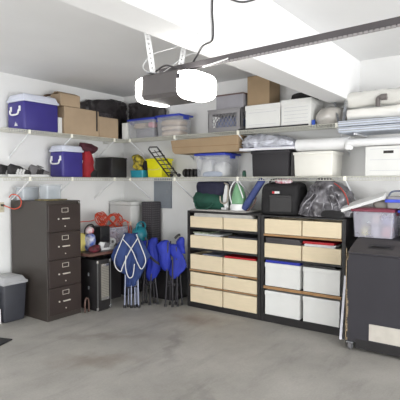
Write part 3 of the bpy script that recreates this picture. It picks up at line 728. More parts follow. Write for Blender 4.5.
for r, (z, h) in enumerate(rows2):
    for c, (ya, yb) in enumerate(((2.378,1.948),(1.938,1.527))):
        o = cbin(h, ya-yb-0.004).obj('storage_bin', bin_m)
        tag(o, 'beige cardboard bin, %s row %s column of the right shelving unit' % (['upper','lower'][r], ['left','right'][c]), 'bin', 'beige bins in the right shelving unit', (UX+0.169, (ya+yb)/2, z+0.001), RW)
for r, (z, h) in enumerate(((0.400,0.252),(0.083,0.262))):
    for c, (ya, yb) in enumerate(((2.374,1.955),(1.930,1.532))):
        t = file_box('lidded_box', 'white lidded box, %s row %s column of the right shelving unit' % (['upper','lower'][r], ['left','right'][c]), ya-yb-0.014, 0.32, h, (UX+0.160+0.006, (ya+yb)/2, z), RW, False, 0, lid=0.048, group='white lidded boxes in the right shelving unit')
# papers and folders poking out above the bins (z, y centre, width, material, name, label)
def sheets(name, label, yc, z, w, d, h, m, n=4, cat='papers', xf=None, skew=0.0, bend=0):
    t = MB()
    for i in range(n):
        M = Matrix.Rotation(random.uniform(-0.05,0.05)+skew, 4, 'Z')
        t.box(-w/2,w/2,-d/2+random.uniform(-0.006,0.006),d/2,h*i/n+0.0004,h*(i+1)/n-0.0004, M=M)
    o = t.obj(name, m); return tag(o, label, cat, loc=((UX+0.17) if xf is None else xf, yc, z), rz=RW)
multi = mat('mixed_papers', (190,192,180), 0.8, scale=30, rgb2=(120,140,100))
sheets('paper_stack', 'mixed papers on the left bin of the second row', 3.17, 0.883, 0.38, 0.27, 0.020, paper_m, 4)
sheets('magazine_stack', 'green-edged magazines under the papers of the second row', 3.27, 0.905, 0.22, 0.25, 0.014, multi, 2)
sheets('paper_stack', 'dark grey papers on the right bin of the second row', 2.67, 0.884, 0.38, 0.30, 0.018, mat('dark_paper',(82,82,88),0.8), 4)
sheets('folder_stack', 'red folder lying on the right bin of the third row', 2.70, 0.650, 0.41, 0.30, 0.020, redf_m, 2, 'folder')
sheets('paper_stack', 'blue-grey papers on the left bin of the third row', 3.10, 0.650, 0.26, 0.28, 0.012, mat('bluish_paper',(130,134,150),0.8), 3)
sheets('paper_stack', 'white paper poking from the right bin of the fourth row', 2.82, 0.431, 0.16, 0.29, 0.010, paper_m, 3)
sheets('paper_stack', 'dark card on the left bin of the fourth row', 3.12, 0.431, 0.30, 0.28, 0.008, mat('olive_card',(84,80,66),0.8), 2)
sheets('paper_stack', 'white crumpled papers on the left bottom bin', 3.27, 0.2505, 0.12, 0.30, 0.011, paper_m, 2)
sheets('paper_stack', 'grey-violet papers along the left bottom bin', 3.06, 0.2505, 0.24, 0.29, 0.009, mat('violet_paper',(134,128,140),0.8), 3)
sheets('paper_stack', 'grey papers on the right bottom bin', 2.72, 0.2505, 0.30, 0.29, 0.009, greyp_m, 3)
sheets('newspaper', 'grey newspapers poking over the top right bin of the left unit', 2.93, 1.1165, 0.78, 0.375, 0.040, greyp_m, 3, 'newspapers', skew=0.05)
sheets('folder', 'dark grey folders on the lower left beige bin of the right unit', 2.165, 0.8665, 0.40, 0.32, 0.060, mat('dk_folder',(72,68,70),0.7), 4, 'folders')
sheets('folder', 'bright red folder above the lower right beige bin of the right unit', 1.77, 0.895, 0.33, 0.31, 0.022, redf_m, 2, 'folder', skew=0.03)
sheets('paper_stack', 'white papers between red folder and lower right beige bin', 1.755, 0.867, 0.33, 0.31, 0.026, paper_m, 5)
sheets('folder', 'royal blue folder lying on the upper left white lidded box', 2.165, 0.654, 0.40, 0.32, 0.026, mat('blue_folder',(36,50,170),0.45), 2, 'folder')
sheets('folder', 'black folder lying on the upper right white lidded box', 1.755, 0.654, 0.34, 0.31, 0.024, black_m, 2, 'folder')

# ------------------------------------------------------------------ on top of the shelving units
ZU = 1.184; ZU2 = 1.172
sheets('paper_stack', 'broad stack of grey papers on top of the left shelving unit', 3.0, ZU, 0.78, 0.38, 0.016, greyp_m, 3, xf=4.635)
t = thing('duffel_bag', 'dark green and navy duffel bag on top of the left shelving unit', 'bag', (4.66, 3.22, ZU+0.016), RW)
MB().blob([(0,-0.22,0.22,-0.10,0.12),(0.06,-0.245,0.245,-0.13,0.14),(0.14,-0.245,0.225,-0.13,0.13),(0.20,-0.22,0.16,-0.09,0.11)], amp=0.018, fr=11, seg=40, ridge=True).obj('lower_bag', green_m, t, smooth=True)
MB().blob([(0.17,-0.20,0.22,-0.10,0.11),(0.24,-0.21,0.235,-0.11,0.12),(0.31,-0.21,0.235,-0.10,0.11),(0.335,-0.19,0.22,-0.07,0.08)], amp=0.008, fr=9, seg=32).obj('upper_bag', navyd_m, t, 'navy upper part', smooth=True)
MB().tube([(-0.16,-0.14,0.10),(-0.12,-0.165,0.02),(-0.04,-0.175,0.005),(0.06,-0.175,0.012),(0.12,-0.15,0.08)], 0.010, 8, smooth=4).obj('handle', green_m, t, smooth=True)
# garment steamer / iron set
t = thing('steam_cleaner', 'green and white steam cleaner on top of the left shelving unit', 'steam cleaner', (4.61, 2.80, ZU+0.002), RW)
MB().lathe([(0.09,0),(0.108,0.006),(0.108,0.07),(0.095,0.088)], (0,0,0), 28, M=Matrix.Diagonal((1,0.85,1))).obj('base', white_pl, t, smooth='auto')
m = MB(); m.blob([(0.088,-0.095,0.098,-0.08,0.08),(0.16,-0.088,0.085,-0.075,0.075),(0.24,-0.065,0.06,-0.06,0.06),(0.31,-0.04,0.02,-0.04,0.04),(0.335,-0.025,0.0,-0.02,0.02)], amp=0, seg=28); m.obj('tank', glime_m, t, smooth=True)
m = MB(); m.tube([(-0.055,-0.07,0.09),(-0.075,-0.085,0.22),(-0.04,-0.065,0.33),(0.0,-0.05,0.345),(0.055,-0.065,0.26),(0.105,-0.08,0.16)], 0.007, 8, smooth=4); m.obj('carry_handle', white_pl, t, smooth=True)
t = thing('steam_nozzle', 'white steamer head with a beige hose beside the green steam cleaner', 'nozzle', (4.60, 2.965, ZU+0.018), RW)
MB().blob([(0.02,-0.02,0.03,-0.03,0.03),(0.10,-0.045,0.03,-0.035,0.035),(0.20,-0.035,0.035,-0.03,0.03),(0.28,-0.02,0.03,-0.02,0.02),(0.305,-0.005,0.02,-0.01,0.01)], amp=0.006, fr=15, seg=20).obj('head', white_pl, t, smooth=True)
MB().tube([(-0.06,-0.05,0.16),(-0.05,-0.055,0.10),(-0.01,-0.06,0.075),(0.04,-0.055,0.10),(0.05,-0.045,0.2),(0.04,-0.03,0.29),(-0.02,-0.02,0.315)], 0.010, 8, smooth=5).obj('hose', mat('beige_hose',(150,142,130),0.6), t, smooth=True)
MB().box(-0.05,0.02,-0.045,0.03,0,0.025,bev=0.006).obj('foot', white_pl, t)
# blue rolled umbrella / mat
t = thing('rolled_mat', 'slate-blue rolled mat leaning against the black tool case', 'mat', (4.58, 2.715, ZU+0.004), RW)
m = MB(); m.lathe([(0.012,0),(0.036,0.002),(0.040,0.02),(0.040,0.40),(0.034,0.42),(0.012,0.425)], (0.0,0,0.030), 20, M=Matrix.Rotation(0.62,3,'Y')); m.obj('roll_body', slate_m, t, smooth='auto')
MB().tube([(0.045+0.02,-0.06,0.012),(0.11,-0.075,0.03),(0.17,-0.07,0.09),(0.19,-0.05,0.17)], 0.006, 8, smooth=4).obj('carry_strap', mat('brown_strap',(96,66,62),0.7), t, smooth=True)
# black tool case
t = thing('tool_bag', 'bulky black tool bag with a red and white label on the right shelving unit', 'bag', (4.66, 2.245, ZU2+0.002), RW)
MB().blob([(0,-0.20,0.21,-0.13,0.14),(0.03,-0.225,0.22,-0.15,0.15),(0.26,-0.22,0.22,-0.15,0.15),(0.33,-0.19,0.21,-0.12,0.13),(0.355,-0.12,0.17,-0.06,0.08)], ex=7, amp=0.006, fr=7, seg=48).obj('body', blackr_m, t, smooth=True)
m = MB(); m.box(-0.10,0.16,-0.158,-0.146,0.03,0.20,bev=0.005); m.box(-0.10,0.16,-0.166,-0.156,0.19,0.215,bev=0.004); m.obj('front_pocket', black_m, t)
MB().tube([(-0.13,-0.10,0.315),(-0.11,-0.105,0.375),(0.0,-0.11,0.385),(0.11,-0.105,0.375),(0.14,-0.10,0.315)], 0.010, 8, smooth=4).obj('handle', blackr_m, t, smooth=True)
MB().box(-0.062,-0.034,-0.170,-0.1665,0.232,0.256).obj('red_label', redf_m, t, 'red block of the label')
m = MB(); m.box(-0.033,0.024,-0.170,-0.1665,0.232,0.256); m.obj('white_label', paper_m, t, 'white block of the label')
m = MB(); m.box(-0.07,0.035,-0.1665,-0.158,0.226,0.262); m.obj('label_backing', black_m, t)
lump('striped_cloth', 'small red and white cloth stuffed on top of the black tool bag', mat('red_white_cloth',(176,40,66),0.7,scale=30,rgb2=(225,220,225)), 0.20, 0.10, 0.05, (4.56, 2.20, ZU2+0.345), RW, cat='cloth')
# grey plastic bag
t = thing('plastic_sack', 'large shiny grey plastic sack slumped on the right shelving unit', 'sack', (4.655, 1.745, ZU2+0.004), RW)
MB().blob([(0,-0.305,0.27,-0.165,0.14),(0.05,-0.29,0.275,-0.17,0.15),(0.14,-0.235,0.27,-0.165,0.14),(0.24,-0.19,0.235,-0.15,0.13),(0.32,-0.155,0.15,-0.11,0.11),(0.375,-0.13,0.05,-0.06,0.06),(0.39,-0.11,0.0,-0.03,0.03)], amp=0.05, fr=7, seg=110, ridge=True, dens=5, cl=(-0.285,0.29,-0.20,0.17)).obj('sack_body', gbag_m, t, smooth=True)
for i,(x0,x1) in enumerate(((-0.24,-0.10),(-0.15,-0.05),(0.0,0.02),(0.10,0.06),(0.18,0.13))):
    MB().tube([(x0,-0.172,0.02),(x0*0.8+x1*0.2+0.02,-0.182,0.12),(x1,-0.165,0.22),(x1*0.8-0.02,-0.125,0.31)], 0.009, 6, smooth=4).obj('crease', gbag_m, t, smooth=True)
MB().tube([(0.10,-0.10,0.345),(0.18,-0.12,0.29),(0.24,-0.14,0.21),(0.265,-0.14,0.12)], 0.006, 8, smooth=4).obj('red_drawstring', mat('red_string',(170,60,50),0.5), t, 'red drawstring', smooth=True)
lump('black_case', 'flat black case lying in front of the grey plastic sack', blackr_m, 0.24, 0.045, 0.075, (4.462, 1.62, ZU2+0.002), RW, amp=0.006, cat='case')
# tilted white book
t = thing('white_binder', 'white binder lying tilted on the maroon bin lid', 'binder', (4.53, 1.36, 1.294), RW)
M = Matrix.Translation((0,0,0.020)) @ Matrix.Rotation(-0.33,4,'Y') @ Matrix.Rotation(0.30,4,'X')
MB().box(-0.19,0.24,-0.08,0.08,0.003,0.012,M=M,bev=0.002).obj('cover', white_pl, t); MB().box(-0.185,0.235,-0.075,0.075,0.0125,0.026,M=M).obj('pages', paper_m, t)
MB().box(-0.19,0.24,-0.08,0.08,0.0265,0.032,M=M,bev=0.002).obj('back_cover', white_pl, t)
lump('grey_wedge', 'grey folded cloth propping up the white binder on the maroon lid', mat('warm_grey_cloth',(150,146,140),0.8), 0.16, 0.16, 0.075, (4.64, 1.19, 1.2815), RW, cat='cloth')
# blue-handled basket
t = thing('basket', 'grey basket with a blue band on the blue bin lid at the right edge', 'basket', (4.64, 0.985, 1.284), RW)
MB().shell(0.30, 0.24, 0.11, 0.005, 0.92).obj('body', mat('basket_grey',(150,148,150),0.5), t, smooth='auto')
m = MB(); m.box(-0.156,0.156,-0.126,-0.115,0.055,0.085,bev=0.003); m.box(-0.156,-0.148,-0.126,0.12,0.055,0.085,bev=0.003); m.obj('blue_band', mat('bright_blue',(40,70,205),0.4), t)
MB().tube([(-0.13,-0.10,0.10),(-0.10,-0.10,0.155),(0.0,-0.10,0.165),(0.12,-0.10,0.16),(0.14,-0.10,0.10)], 0.008, 8, smooth=4).obj('handle', mat('slate_handle',(96,104,128),0.5), t, smooth=True)

# ------------------------------------------------------------------ grey case on casters
t = thing('equipment_case', 'large dark grey slope-topped case on casters at the right', 'case', (4.15, 0.62, 0), 0)
ya, yb = 0.755, -0.50
m = MB(); m.prism([(0.0,0.075),(0.0,0.888),(0.19,0.955),(0.30,0.998),(0.70,0.998),(0.70,0.075)], ya, yb, 'y')
bmesh.ops.bevel(m.bm, geom=list(m.bm.edges), offset=0.012, segments=2, affect='EDGES')
m.obj('body', cart_m, t, smooth='auto')
# sloping top skin, handle recess
sl = math.atan2(0.998-0.888, 0.30)
M = Matrix.Translation((0.0,0,0.888)) @ Matrix.Rotation(-sl,4,'Y')
m = MB(); m.box(0.012,0.30,yb+0.012,ya-0.012,-0.002,0.0035,M=M); m.obj('sloped_top', cartt_m, t)
o = MB().box(0.11,0.20,0.38,0.60,0.0,0.006,M=M,bev=0.002).obj('recessed_handle', black_m, t)
MB().tube([M@Vector((0.155,0.41,0.004)), M@Vector((0.150,0.43,0.014)), M@Vector((0.150,0.55,0.014)), M@Vector((0.155,0.57,0.004))], 0.006, 8).obj('grip', dtube_m, o)
MB().box(0.08,0.11,0.16,0.22,0.0,0.005,M=M,bev=0.001).obj('latch', galv_m, t)
MB().box(-0.006,0.004,-0.10,0.545,0.120,0.268,bev=0.002).obj('pale_panel', ply_m, t, 'pale rectangular panel')
m = MB()
random.seed(5)
for i in range(26):
    z = 0.10+i*0.013*2.0 if i < 18 else 0.62+0.013*i*0.9
    z = min(z, 0.87); r = random.uniform(0.006,0.018)
    m.box(-0.004+random.uniform(0,0.004), 0.010+r, ya-0.006, ya+0.0035, z-r, z+r)
    if random.random() < 0.8: m.box(-0.0035, 0.004, ya-0.006-r*0.9, ya+0.002, z-r*0.8, z+r*0.8)
m.box(-0.0035,0.001,ya-0.004,ya+0.003,0.09,0.93)
m.obj('chipped_edge', chip_m, t, 'chipped pale edge')
m = MB(); m.box(-0.002,0.02,yb+0.02,ya-0.09,0.03,0.11); m.obj('bottom_rail', black_m, t)
cst = []
for (cx, cy) in ((0.030,0.715),(0.055,-0.42),(0.64,0.69),(0.64,-0.42)):
    m = MB(); m.box(-0.03,0.03,-0.03,0.03,0.064,0.0745); m.box(-0.018,0.018,-0.020,-0.015,0.02,0.066); m.box(-0.018,0.018,0.015,0.020,0.02,0.066)
    c = m.obj('caster', galv_m, t, loc=(cx,cy,0))
    MB().lathe([(0.006,-0.012),(0.030,-0.014),(0.036,-0.010),(0.036,0.010),(0.030,0.014),(0.006,0.012)], (-0.012,0,0.037), 20, 'y').obj('wheel', mat('caster_grey',(104,102,104),0.6), c, smooth='auto')

# white leaning board between unit and case
t = thing('leaning_board', 'narrow white board leaning between shelving unit and grey case', 'board', (4.20, 1.448, 0.0), 0)
M = Matrix.Rotation(math.atan2(0.20,0.66),4,'Y') @ Matrix.Rotation(-0.03,4,'X')
MB().box(-0.001,0.34,-0.011,0.011,0.012,0.60,M=Matrix.Translation((-0.045,-0.02,0.0))@Matrix.Rotation(0.20,4,'Y')@Matrix.Translation((0,0,0.06))).obj('panel', board_m, t)
# ------------------------------------------------------------------ filing cabinet
CX0, CX1, CY0, CY1, CH = 3.02, 3.48, 4.25, 4.94, 1.32
t = thing('filing_cabinet', 'tall brown four-drawer steel filing cabinet against the left wall', 'filing cabinet', ((CX0+CX1)/2, (CY0+CY1)/2, 0), 0)
w, d = CX1-CX0, CY1-CY0
m = MB(); m.box(-w/2,w/2,-d/2+0.012,d/2,0,CH,bev=0.004); m.obj('body', cab_m, t)
dh = (CH-0.06-0.03)/4
for i in range(4):
    z0 = 0.055+i*dh+0.003; z1 = z0+dh-0.006
    dr = MB().box(-w/2+0.012,w/2-0.012,-d/2-0.006,-d/2+0.02,z0,z1,bev=0.004).obj('drawer', cabf_m, t)
    yf = -d/2-0.0065; zc = z1
    m = MB(); hx, hz, q = 0.044, 0.025, 0.005; cz = zc-0.065
    m.box(-hx,hx,yf-0.004,yf,cz+hz-q,cz+hz); m.box(-hx,hx,yf-0.004,yf,cz-hz,cz-hz+q); m.box(-hx,-hx+q,yf-0.004,yf,cz-hz,cz+hz); m.box(hx-q,hx,yf-0.004,yf,cz-hz,cz+hz)
    m.obj('label_holder', brass_m, dr)
    m = MB(); cz = zc-0.160; m.box(-0.045,0.05,yf-0.022,yf-0.014,cz-0.006,cz+0.008,bev=0.002); m.box(-0.04,-0.028,yf-0.016,yf,cz-0.004,cz+0.004); m.box(0.034,0.046,yf-0.016,yf,cz-0.004,cz+0.004)
    m.obj('handle', brass_m, dr)
    MB().lathe([(0.002,-0.006),(0.009,-0.005),(0.009,0.003)], (-0.088,yf-0.002,cz), 10, 'y').obj('thumb_latch', brass_m, dr)
    MB().lathe([(0.002,-0.005),(0.007,-0.004),(0.007,0.003)], (0.0,yf-0.002,zc-0.245), 10, 'y').obj('rivet', brass_m, dr)
MB().lathe([(0.002,-0.008),(0.011,-0.006),(0.011,0.003)], (w/2-0.03,-d/2-0.001,CH-0.022), 12, 'y').obj('lock', chrome_m, t)
# things on the cabinet
def small_clear(label, x, y, w, d, h, z, name='clear_box'):
    t = thing(name, label, 'box', (x,y,z), 0)
    MB().shell(w,d,h,0.004,0.97).obj('body', mat('small_clear', (214,220,226), 0.2, alpha=0.4), t, smooth='auto')
    MB().box(-w/2-0.005,w/2+0.005,-d/2-0.005,d/2+0.005,h+0.001,h+0.010,bev=0.002).obj('lid', mat('small_clear_lid',(222,226,230),0.3,alpha=0.75), t); return t
o = tag(MB().box(-0.14,0.14,-0.11,0.11,0,0.014,bev=0.002).obj('magazine', mat('magazine_cover',(150,138,96),0.6,scale=20,rgb2=(96,84,60))), 'worn magazine lying under the clear box on the filing cabinet', 'magazine', loc=(3.235,4.47,CH+0.001), rz=0.15)
o = tag(MB().box(-0.10,0.10,-0.08,0.08,0,0.008,bev=0.002).obj('paper_sheet', paper_m), 'pale papers beside the magazine on the filing cabinet', 'papers', loc=(3.37,4.66,CH+0.001), rz=-0.1)
small_clear('small clear plastic box with grey contents on top of the filing cabinet', 3.245, 4.50, 0.20, 0.16, 0.155, CH+0.017)
lump('grey_wool', 'blue-grey bundle inside the small clear box on the filing cabinet', mat('blue_grey_wool',(112,130,140),0.8,var=0.2), 0.17, 0.13, 0.10, (3.245,4.50,CH+0.022), 0, amp=0.006)
small_clear('pale frosted box at the back corner of the filing cabinet', 3.15, 4.80, 0.22, 0.16, 0.145, CH+0.002)
# outlet and orange plug lead
t = thing('wall_outlet', 'ivory wall outlet at the left edge with an orange lead plugged in', 'outlet', (2.925, YW-0.001, 1.18), 0)
MB().box(-0.035,0.035,-0.006,0,0,0.115,bev=0.003).obj('cover_plate', outlet_m, t)
for z in (0.036,0.082): MB().box(-0.016,0.016,-0.0085,-0.0062,z-0.013,z+0.013,bev=0.002).obj('socket', mat('outlet_face',(190,182,158),0.5), t)
t = thing('power_lead', 'short orange lead looping from the wall outlet to the filing cabinet', 'cord', (2.925, YW-0.02, 1.262), 0)
MB().box(-0.012,0.012,-0.035,0.009,-0.012,0.012,bev=0.004).obj('plug', black_m, t)
MB().tube([(0,-0.035,0),(0.03,-0.075,-0.02),(0.055,-0.16,-0.04),(0.075,-0.24,-0.01),(0.083,-0.25,0.06),(0.070,-0.20,0.115),(0.05,-0.12,0.125),(0.045,-0.07,0.09)], 0.0055, 8, smooth=5).obj('cable', orange_m, t, smooth=True)

# ------------------------------------------------------------------ bin, box, mat at the left edge
t = thing('waste_bin', 'charcoal waste bin with a light grey lid left of the filing cabinet', 'bin', (2.835, 4.72, 0), 0)
m = MB(); m.box(-0.14,0.14,-0.15,0.15,0,0.42,bev=0.02,seg=3)
for v in m.bm.verts: k = 0.86+0.14*v.co.z/0.42; v.co.x *= k; v.co.y *= k
m.obj('body', mat('bin_charcoal',(54,55,62),0.5,var=0.05), t, smooth='auto')
m = MB(); m.box(-0.15,0.15,-0.16,0.16,0.412,0.445,bev=0.008); m.box(-0.14,0.14,-0.15,0.15,0.44,0.495,bev=0.012,top=(0.78,0.8)); m.obj('lid', binl_m, t, smooth='auto')
MB().box(-0.08,0.08,-0.08,0.08,0.494,0.499,bev=0.002).obj('swing_flap', mat('bin_flap',(178,178,178),0.5), t)
tag(MB().box(-0.09,0.09,-0.10,0.10,0,0.16,bev=0.004).obj('white_box', wbox_m), 'small white box on the floor left of the waste bin', 'box', loc=(2.60, 4.72, 0.001))
tag(MB().box(-0.14,0.14,-0.16,0.16,0,0.012,bev=0.003).obj('rubber_mat', blackr_m), 'black rubber mat on the floor at the left edge', 'mat', loc=(2.29, 4.16, 0.001), rz=0.35)
tag(MB().box(-0.10,0.10,-0.10,0.10,0,0.22,bev=0.02).obj('white_bag', whitebag), 'crumpled white bag on the small box left of the waste bin', 'bag', loc=(2.575, 4.74, 0.163))

# ------------------------------------------------------------------ table
TX0, TX1, TY0, TY1, TZ = 3.505, 4.865, 4.13, 4.95, 0.70
t = thing('table', 'dark brown laminate table in the corner beside the filing cabinet', 'table', ((TX0+TX1)/2, (TY0+TY1)/2, 0), 0)
w, d = TX1-TX0, TY1-TY0
MB().box(-w/2+0.004,w/2-0.004,-d/2+0.004,d/2-0.004,TZ-0.034,TZ,bev=0.003).obj('tabletop', tabt_m, t)
m = MB(); m.box(-w/2,w/2,-d/2,-d/2+0.003,TZ-0.036,TZ-0.002,bev=0.001); m.box(-w/2,-w/2+0.003,-d/2+0.003,d/2,TZ-0.036,TZ-0.002); m.obj('edge_band', tabe_m, t, 'brown edge band')
for sx in (-1,1):
    for sy in (-1,1):
        x = sx*(w/2-0.10); y = sy*(d/2-(0.42 if sy < 0 else 0.08))
        if sx < 0 and sy < 0: pts = [(x,y,TZ-0.036),(x,y,0.25),(x,y,0.012)]
        else: pts = [(x,y,TZ-0.036),(x,y,0.012)]
        m = MB(); m.tube(pts, 0.013, 10); m.lathe([(0.012,0),(0.017,0.001),(0.017,0.02),(0.012,0.022)], (x,y,0), 12); m.obj('leg', tleg_m, t, smooth='auto')
for sx in (-1,1):
    x = sx*(w/2-0.10); MB().tube([(x,-d/2+0.42,0.13),(x,d/2-0.08,0.13)], 0.010, 8).obj('stretcher', tleg_m, t, smooth='auto')
t = thing('tubular_foot', 'brown bent tube foot standing beside the black heater', 'tube', (3.522, 4.215, 0), 0)
MB().tube([(-0.025,0,0.004),(-0.025,0,0.12),(-0.01,0,0.165),(0.015,0.0,0.16),(0.030,0,0.12),(0.03,0,0.004)], 0.011, 10, smooth=4).obj('bent_tube', tleg_m, t, smooth=True)

# tower heater under the table
t = thing('tower_heater', 'black tower heater with grey front grille under the table edge', 'heater', (3.705, 4.285, 0), 0)
w, d, h = 0.20, 0.34, 0.61
MB().box(-w/2,w/2,-d/2,d/2,0.012,h,bev=0.008).obj('body', black_m, t, smooth='auto')
MB().box(-w/2+0.05,w/2-0.03,-d/2-0.006,-d/2+0.002,0.13,h-0.05,bev=0.002).obj('grille', grille_m, t)
m = MB()
for i in range(20):
    z = 0.15+i*0.020; m.box(-w/2+0.055,w/2-0.035,-d/2-0.009,-d/2-0.0062,z,z+0.006)
m.obj('grille_bars', mat('grille_bar',(150,146,138),0.5,0.2), t)
for (z0,z1) in ((0.13,0.16),(h-0.08,h-0.05)): MB().box(-w/2+0.05,w/2-0.03,-d/2-0.010,-d/2-0.005,z0,z1).obj('grille_cap', chrome_m, t)
for sx in (-1,1):
    MB().box(sx*(w/2)-0.005,sx*(w/2)+0.005,-d/2-0.004,-d/2+0.006,0.03,h-0.01,bev=0.001).obj('edge_trim', mat('trim_grey',(110,110,110),0.4,0.4), t)
    for z in (0.03, h-0.02):
        MB().box(sx*w/2-0.012,sx*w/2+0.012,-d/2-0.007,-d/2+0.016,z-0.018,z+0.020,bev=0.005).obj('corner_cap', chrome_m, t, 'metal corner cap')
for z in (0.27,0.43): MB().box(-w/2-0.006,-w/2+0.001,-0.02,0.0,z-0.02,z+0.02,bev=0.002).obj('side_catch', galv_m, t)
m = MB(); m.box(-w/2+0.02,w/2-0.02,-d/2+0.02,d/2-0.02,0,0.013); m.obj('foot_plate', black_m, t)

tote('suitcase', 'dark suitcase-like box under the middle of the table', 0.40, 0.42, 0.50, (4.08, 4.62, 0.001), 0, mat('dark_case',(36,33,35),0.6), black_m, 'box', tp=0.98, rim=0.004, lidh=0.02)
tote('black_tote', 'black plastic tote under the table beyond the camp chairs', 0.37, 0.42, 0.46, (4.53, 4.60, 0.001), 0, black_m, black_m, 'bin', tp=0.95, rim=0.012, lidh=0.02)
tote('black_crate', 'low black plastic crate behind the right camp chair', 0.40, 0.34, 0.36, (4.66, 3.90, 0.001), RW, black_m, black_m, 'bin', tp=0.92, rim=0.014, lidh=0.02)

# things on the table
t = thing('speaker_box', 'small black box speaker on the table left of the clear bin', 'speaker', (3.985, 4.50, TZ+0.001), 0)
MB().box(-0.08,0.08,-0.10,0.10,0,0.265,bev=0.005).obj('cabinet', black_m, t); MB().box(-0.07,0.07,-0.106,-0.1005,0.015,0.25,bev=0.002).obj('grille', mat('speaker_cloth',(44,44,46),0.9,bump=0.4,bscale=200), t)
m = MB(); m.lathe([(0.02,-0.004),(0.06,-0.004),(0.062,0.0),(0.06,0.002)], (0,-0.1085,0.09), 24, 'y'); m.obj('driver_ring', dtube_m, t, smooth='auto')
rwb = [('yellow_glove','yellow glove standing against the filing cabinet on the table',mat('pale_yellow',(205,190,110),0.7),0.10,0.10,0.22,(3.615,4.42,TZ+0.001),'glove'),
       ('blue_white_shoe','blue and white sports shoe piled beside the filing cabinet',mat('shoe_blue_white',(40,80,170),0.6,scale=14,rgb2=(215,215,225)),0.11,0.14,0.20,(3.70,4.36,TZ+0.001),'shoe'),
       ('maroon_cloth','dark red and black cloth bunched at the table corner',mat('maroon_black',(110,30,46),0.7,scale=18,rgb2=(30,28,34)),0.17,0.12,0.075,(3.66,4.22,TZ+0.001),'cloth')]
for i,(n_,l_,m_,a,b,c,p_,ct) in enumerate(rwb): lump(n_, l_, m_, a, b, c, p_, 0.2*i, amp=0.02, fr=16, sd=i*2, cat=ct)
t = thing('helmet', 'small white and red ball-shaped helmet with a black strap on the pile', 'helmet', (3.70, 4.37, TZ+0.203), 0)
MB().lathe([(0.01,0),(0.052,0.008),(0.06,0.035),(0.05,0.065),(0.022,0.085),(0.004,0.088)], (0,0,0), 20).obj('shell', mat('helmet_wr',(228,226,228),0.4,scale=14,rgb2=(190,40,60)), t, smooth=True)
MB().tube([(-0.075,-0.01,0.0),(-0.08,-0.02,0.06),(-0.04,-0.03,0.105),(0.02,-0.03,0.11),(0.065,-0.02,0.07),(0.07,-0.01,0.03)], 0.009, 8, smooth=4).obj('chin_strap', black_m, t, smooth=True)
shoe('white trainer lying at the front edge of the table', whs, whs, grys, (3.86, 4.24, TZ+0.002), -0.1, L=0.22, Wd=0.08)
# clear bin with orange cords
t = clear_bin('cloudy clear tub of orange cords on the table', 0.44, 0.34, 0.225, (4.31, 4.65, TZ+0.001), 0, clearc_m, clearc_m, 0.9, 'cord_tub')
for ch in list(t.children):
    if ch.name.startswith(('lid','latch')): bpy.data.objects.remove(ch)
MB().box(-0.232,0.232,-0.182,-0.168,0.213,0.227,bev=0.004).obj('rim', mat('cloudy_rim',(205,203,212),0.3,alpha=0.7), t)
random.seed(21)
def tangle(cx, cy, cz, rx, ry, rz_, n, k=14):
    pts = []
    for i in range(n):
        a = i*2*PI/6.3 + random.uniform(-0.2,0.2); r = random.uniform(0.45,1.0)
        pts.append(Vector((cx+rx*r*math.cos(a), cy+ry*r*math.sin(a)*random.uniform(0.5,1), cz+rz_*math.sin(a*1.3+i*0.37)*r)))
    return catmull(pts, 6, False)
t = thing('extension_cord', 'tangled orange extension cord heaped over the cloudy tub', 'cord', (4.27, 4.65, TZ+0.22), 0)
m = MB(); m.tube(tangle(0.02,-0.02,0.085,0.22,0.13,0.15,60), 0.005, 6); m.obj('cable', orange_m, t, smooth=True)
m = MB(); m.tube([(0.10,-0.12,0.05),(0.16,-0.185,0.08),(0.185,-0.20,-0.05),(0.20,-0.205,-0.17),(0.225,-0.20,-0.205),(0.235,-0.195,-0.12),(0.22,-0.195,0.03),(0.15,-0.13,0.10)], 0.0065, 6, smooth=6); m.obj('hanging_loop', orange_m, t, smooth=True)
MB().box(0.19,0.215,-0.225,-0.195,0.02,0.07,bev=0.004).obj('plug', mat('cord_plug',(228,200,180),0.5), t)
lump('cord_bundle', 'reddish cord bundle inside the cloudy tub on the table', mat('dull_red_cord',(156,110,112),0.6,var=0.3,scale=40), 0.36, 0.24, 0.15, (4.27,4.67,TZ+0.008), 0, amp=0.02, fr=22, cat='cord')
t = thing('extension_cord', 'coiled orange cord on top of the small black speaker', 'cord', (3.965, 4.52, TZ+0.267), 0)
m = MB()
for i in range(5):
    M = Matrix.Rotation(0.35*i,3,'Z') @ Matrix.Rotation(1.25-0.12*i,3,'X')
    m.tube([M @ Vector((0.085*math.cos(a),0.085*math.sin(a)+0.0,0)) + Vector((0.03+0.012*i,0.012*i-0.02,0.088)) for a in [2*PI*k/24 for k in range(24)]], 0.006, 6, closed=True)
m.obj('coil', orange_m, t, smooth=True)
m = MB(); m.tube([(-0.36,0.02,0.06),(-0.25,0.0,0.072),(-0.14,-0.01,0.07),(-0.05,0.0,0.08)], 0.006, 6, smooth=4); m.obj('tail', orange_m, t, smooth=True)
tr = t = thing('tape_roll', 'white tape roll leaning at the front of the cloudy tub', 'tape', (4.13, 4.44, TZ+0.001), 0)
m = MB(); prof = [(0.020,-0.022),(0.052,-0.022),(0.052,0.022),(0.020,0.022)]
rings = [[(r*math.cos(2*PI*k/28), y, 0.053+r*math.sin(2*PI*k/28)) for k in range(28)] for r, y in prof]
m.ring_loft(rings, closed=True); m.obj('tape', white_pl, t, smooth='auto'); MB().lathe([(0.0195,-0.02),(0.0195,0.02)], (0,0,0.053), 20, 'y').obj('core', grys, t)
t = thing('foam_box', 'white foam box standing in the corner at the back of the table', 'box', (4.715, 4.73, TZ+0.001), 0)
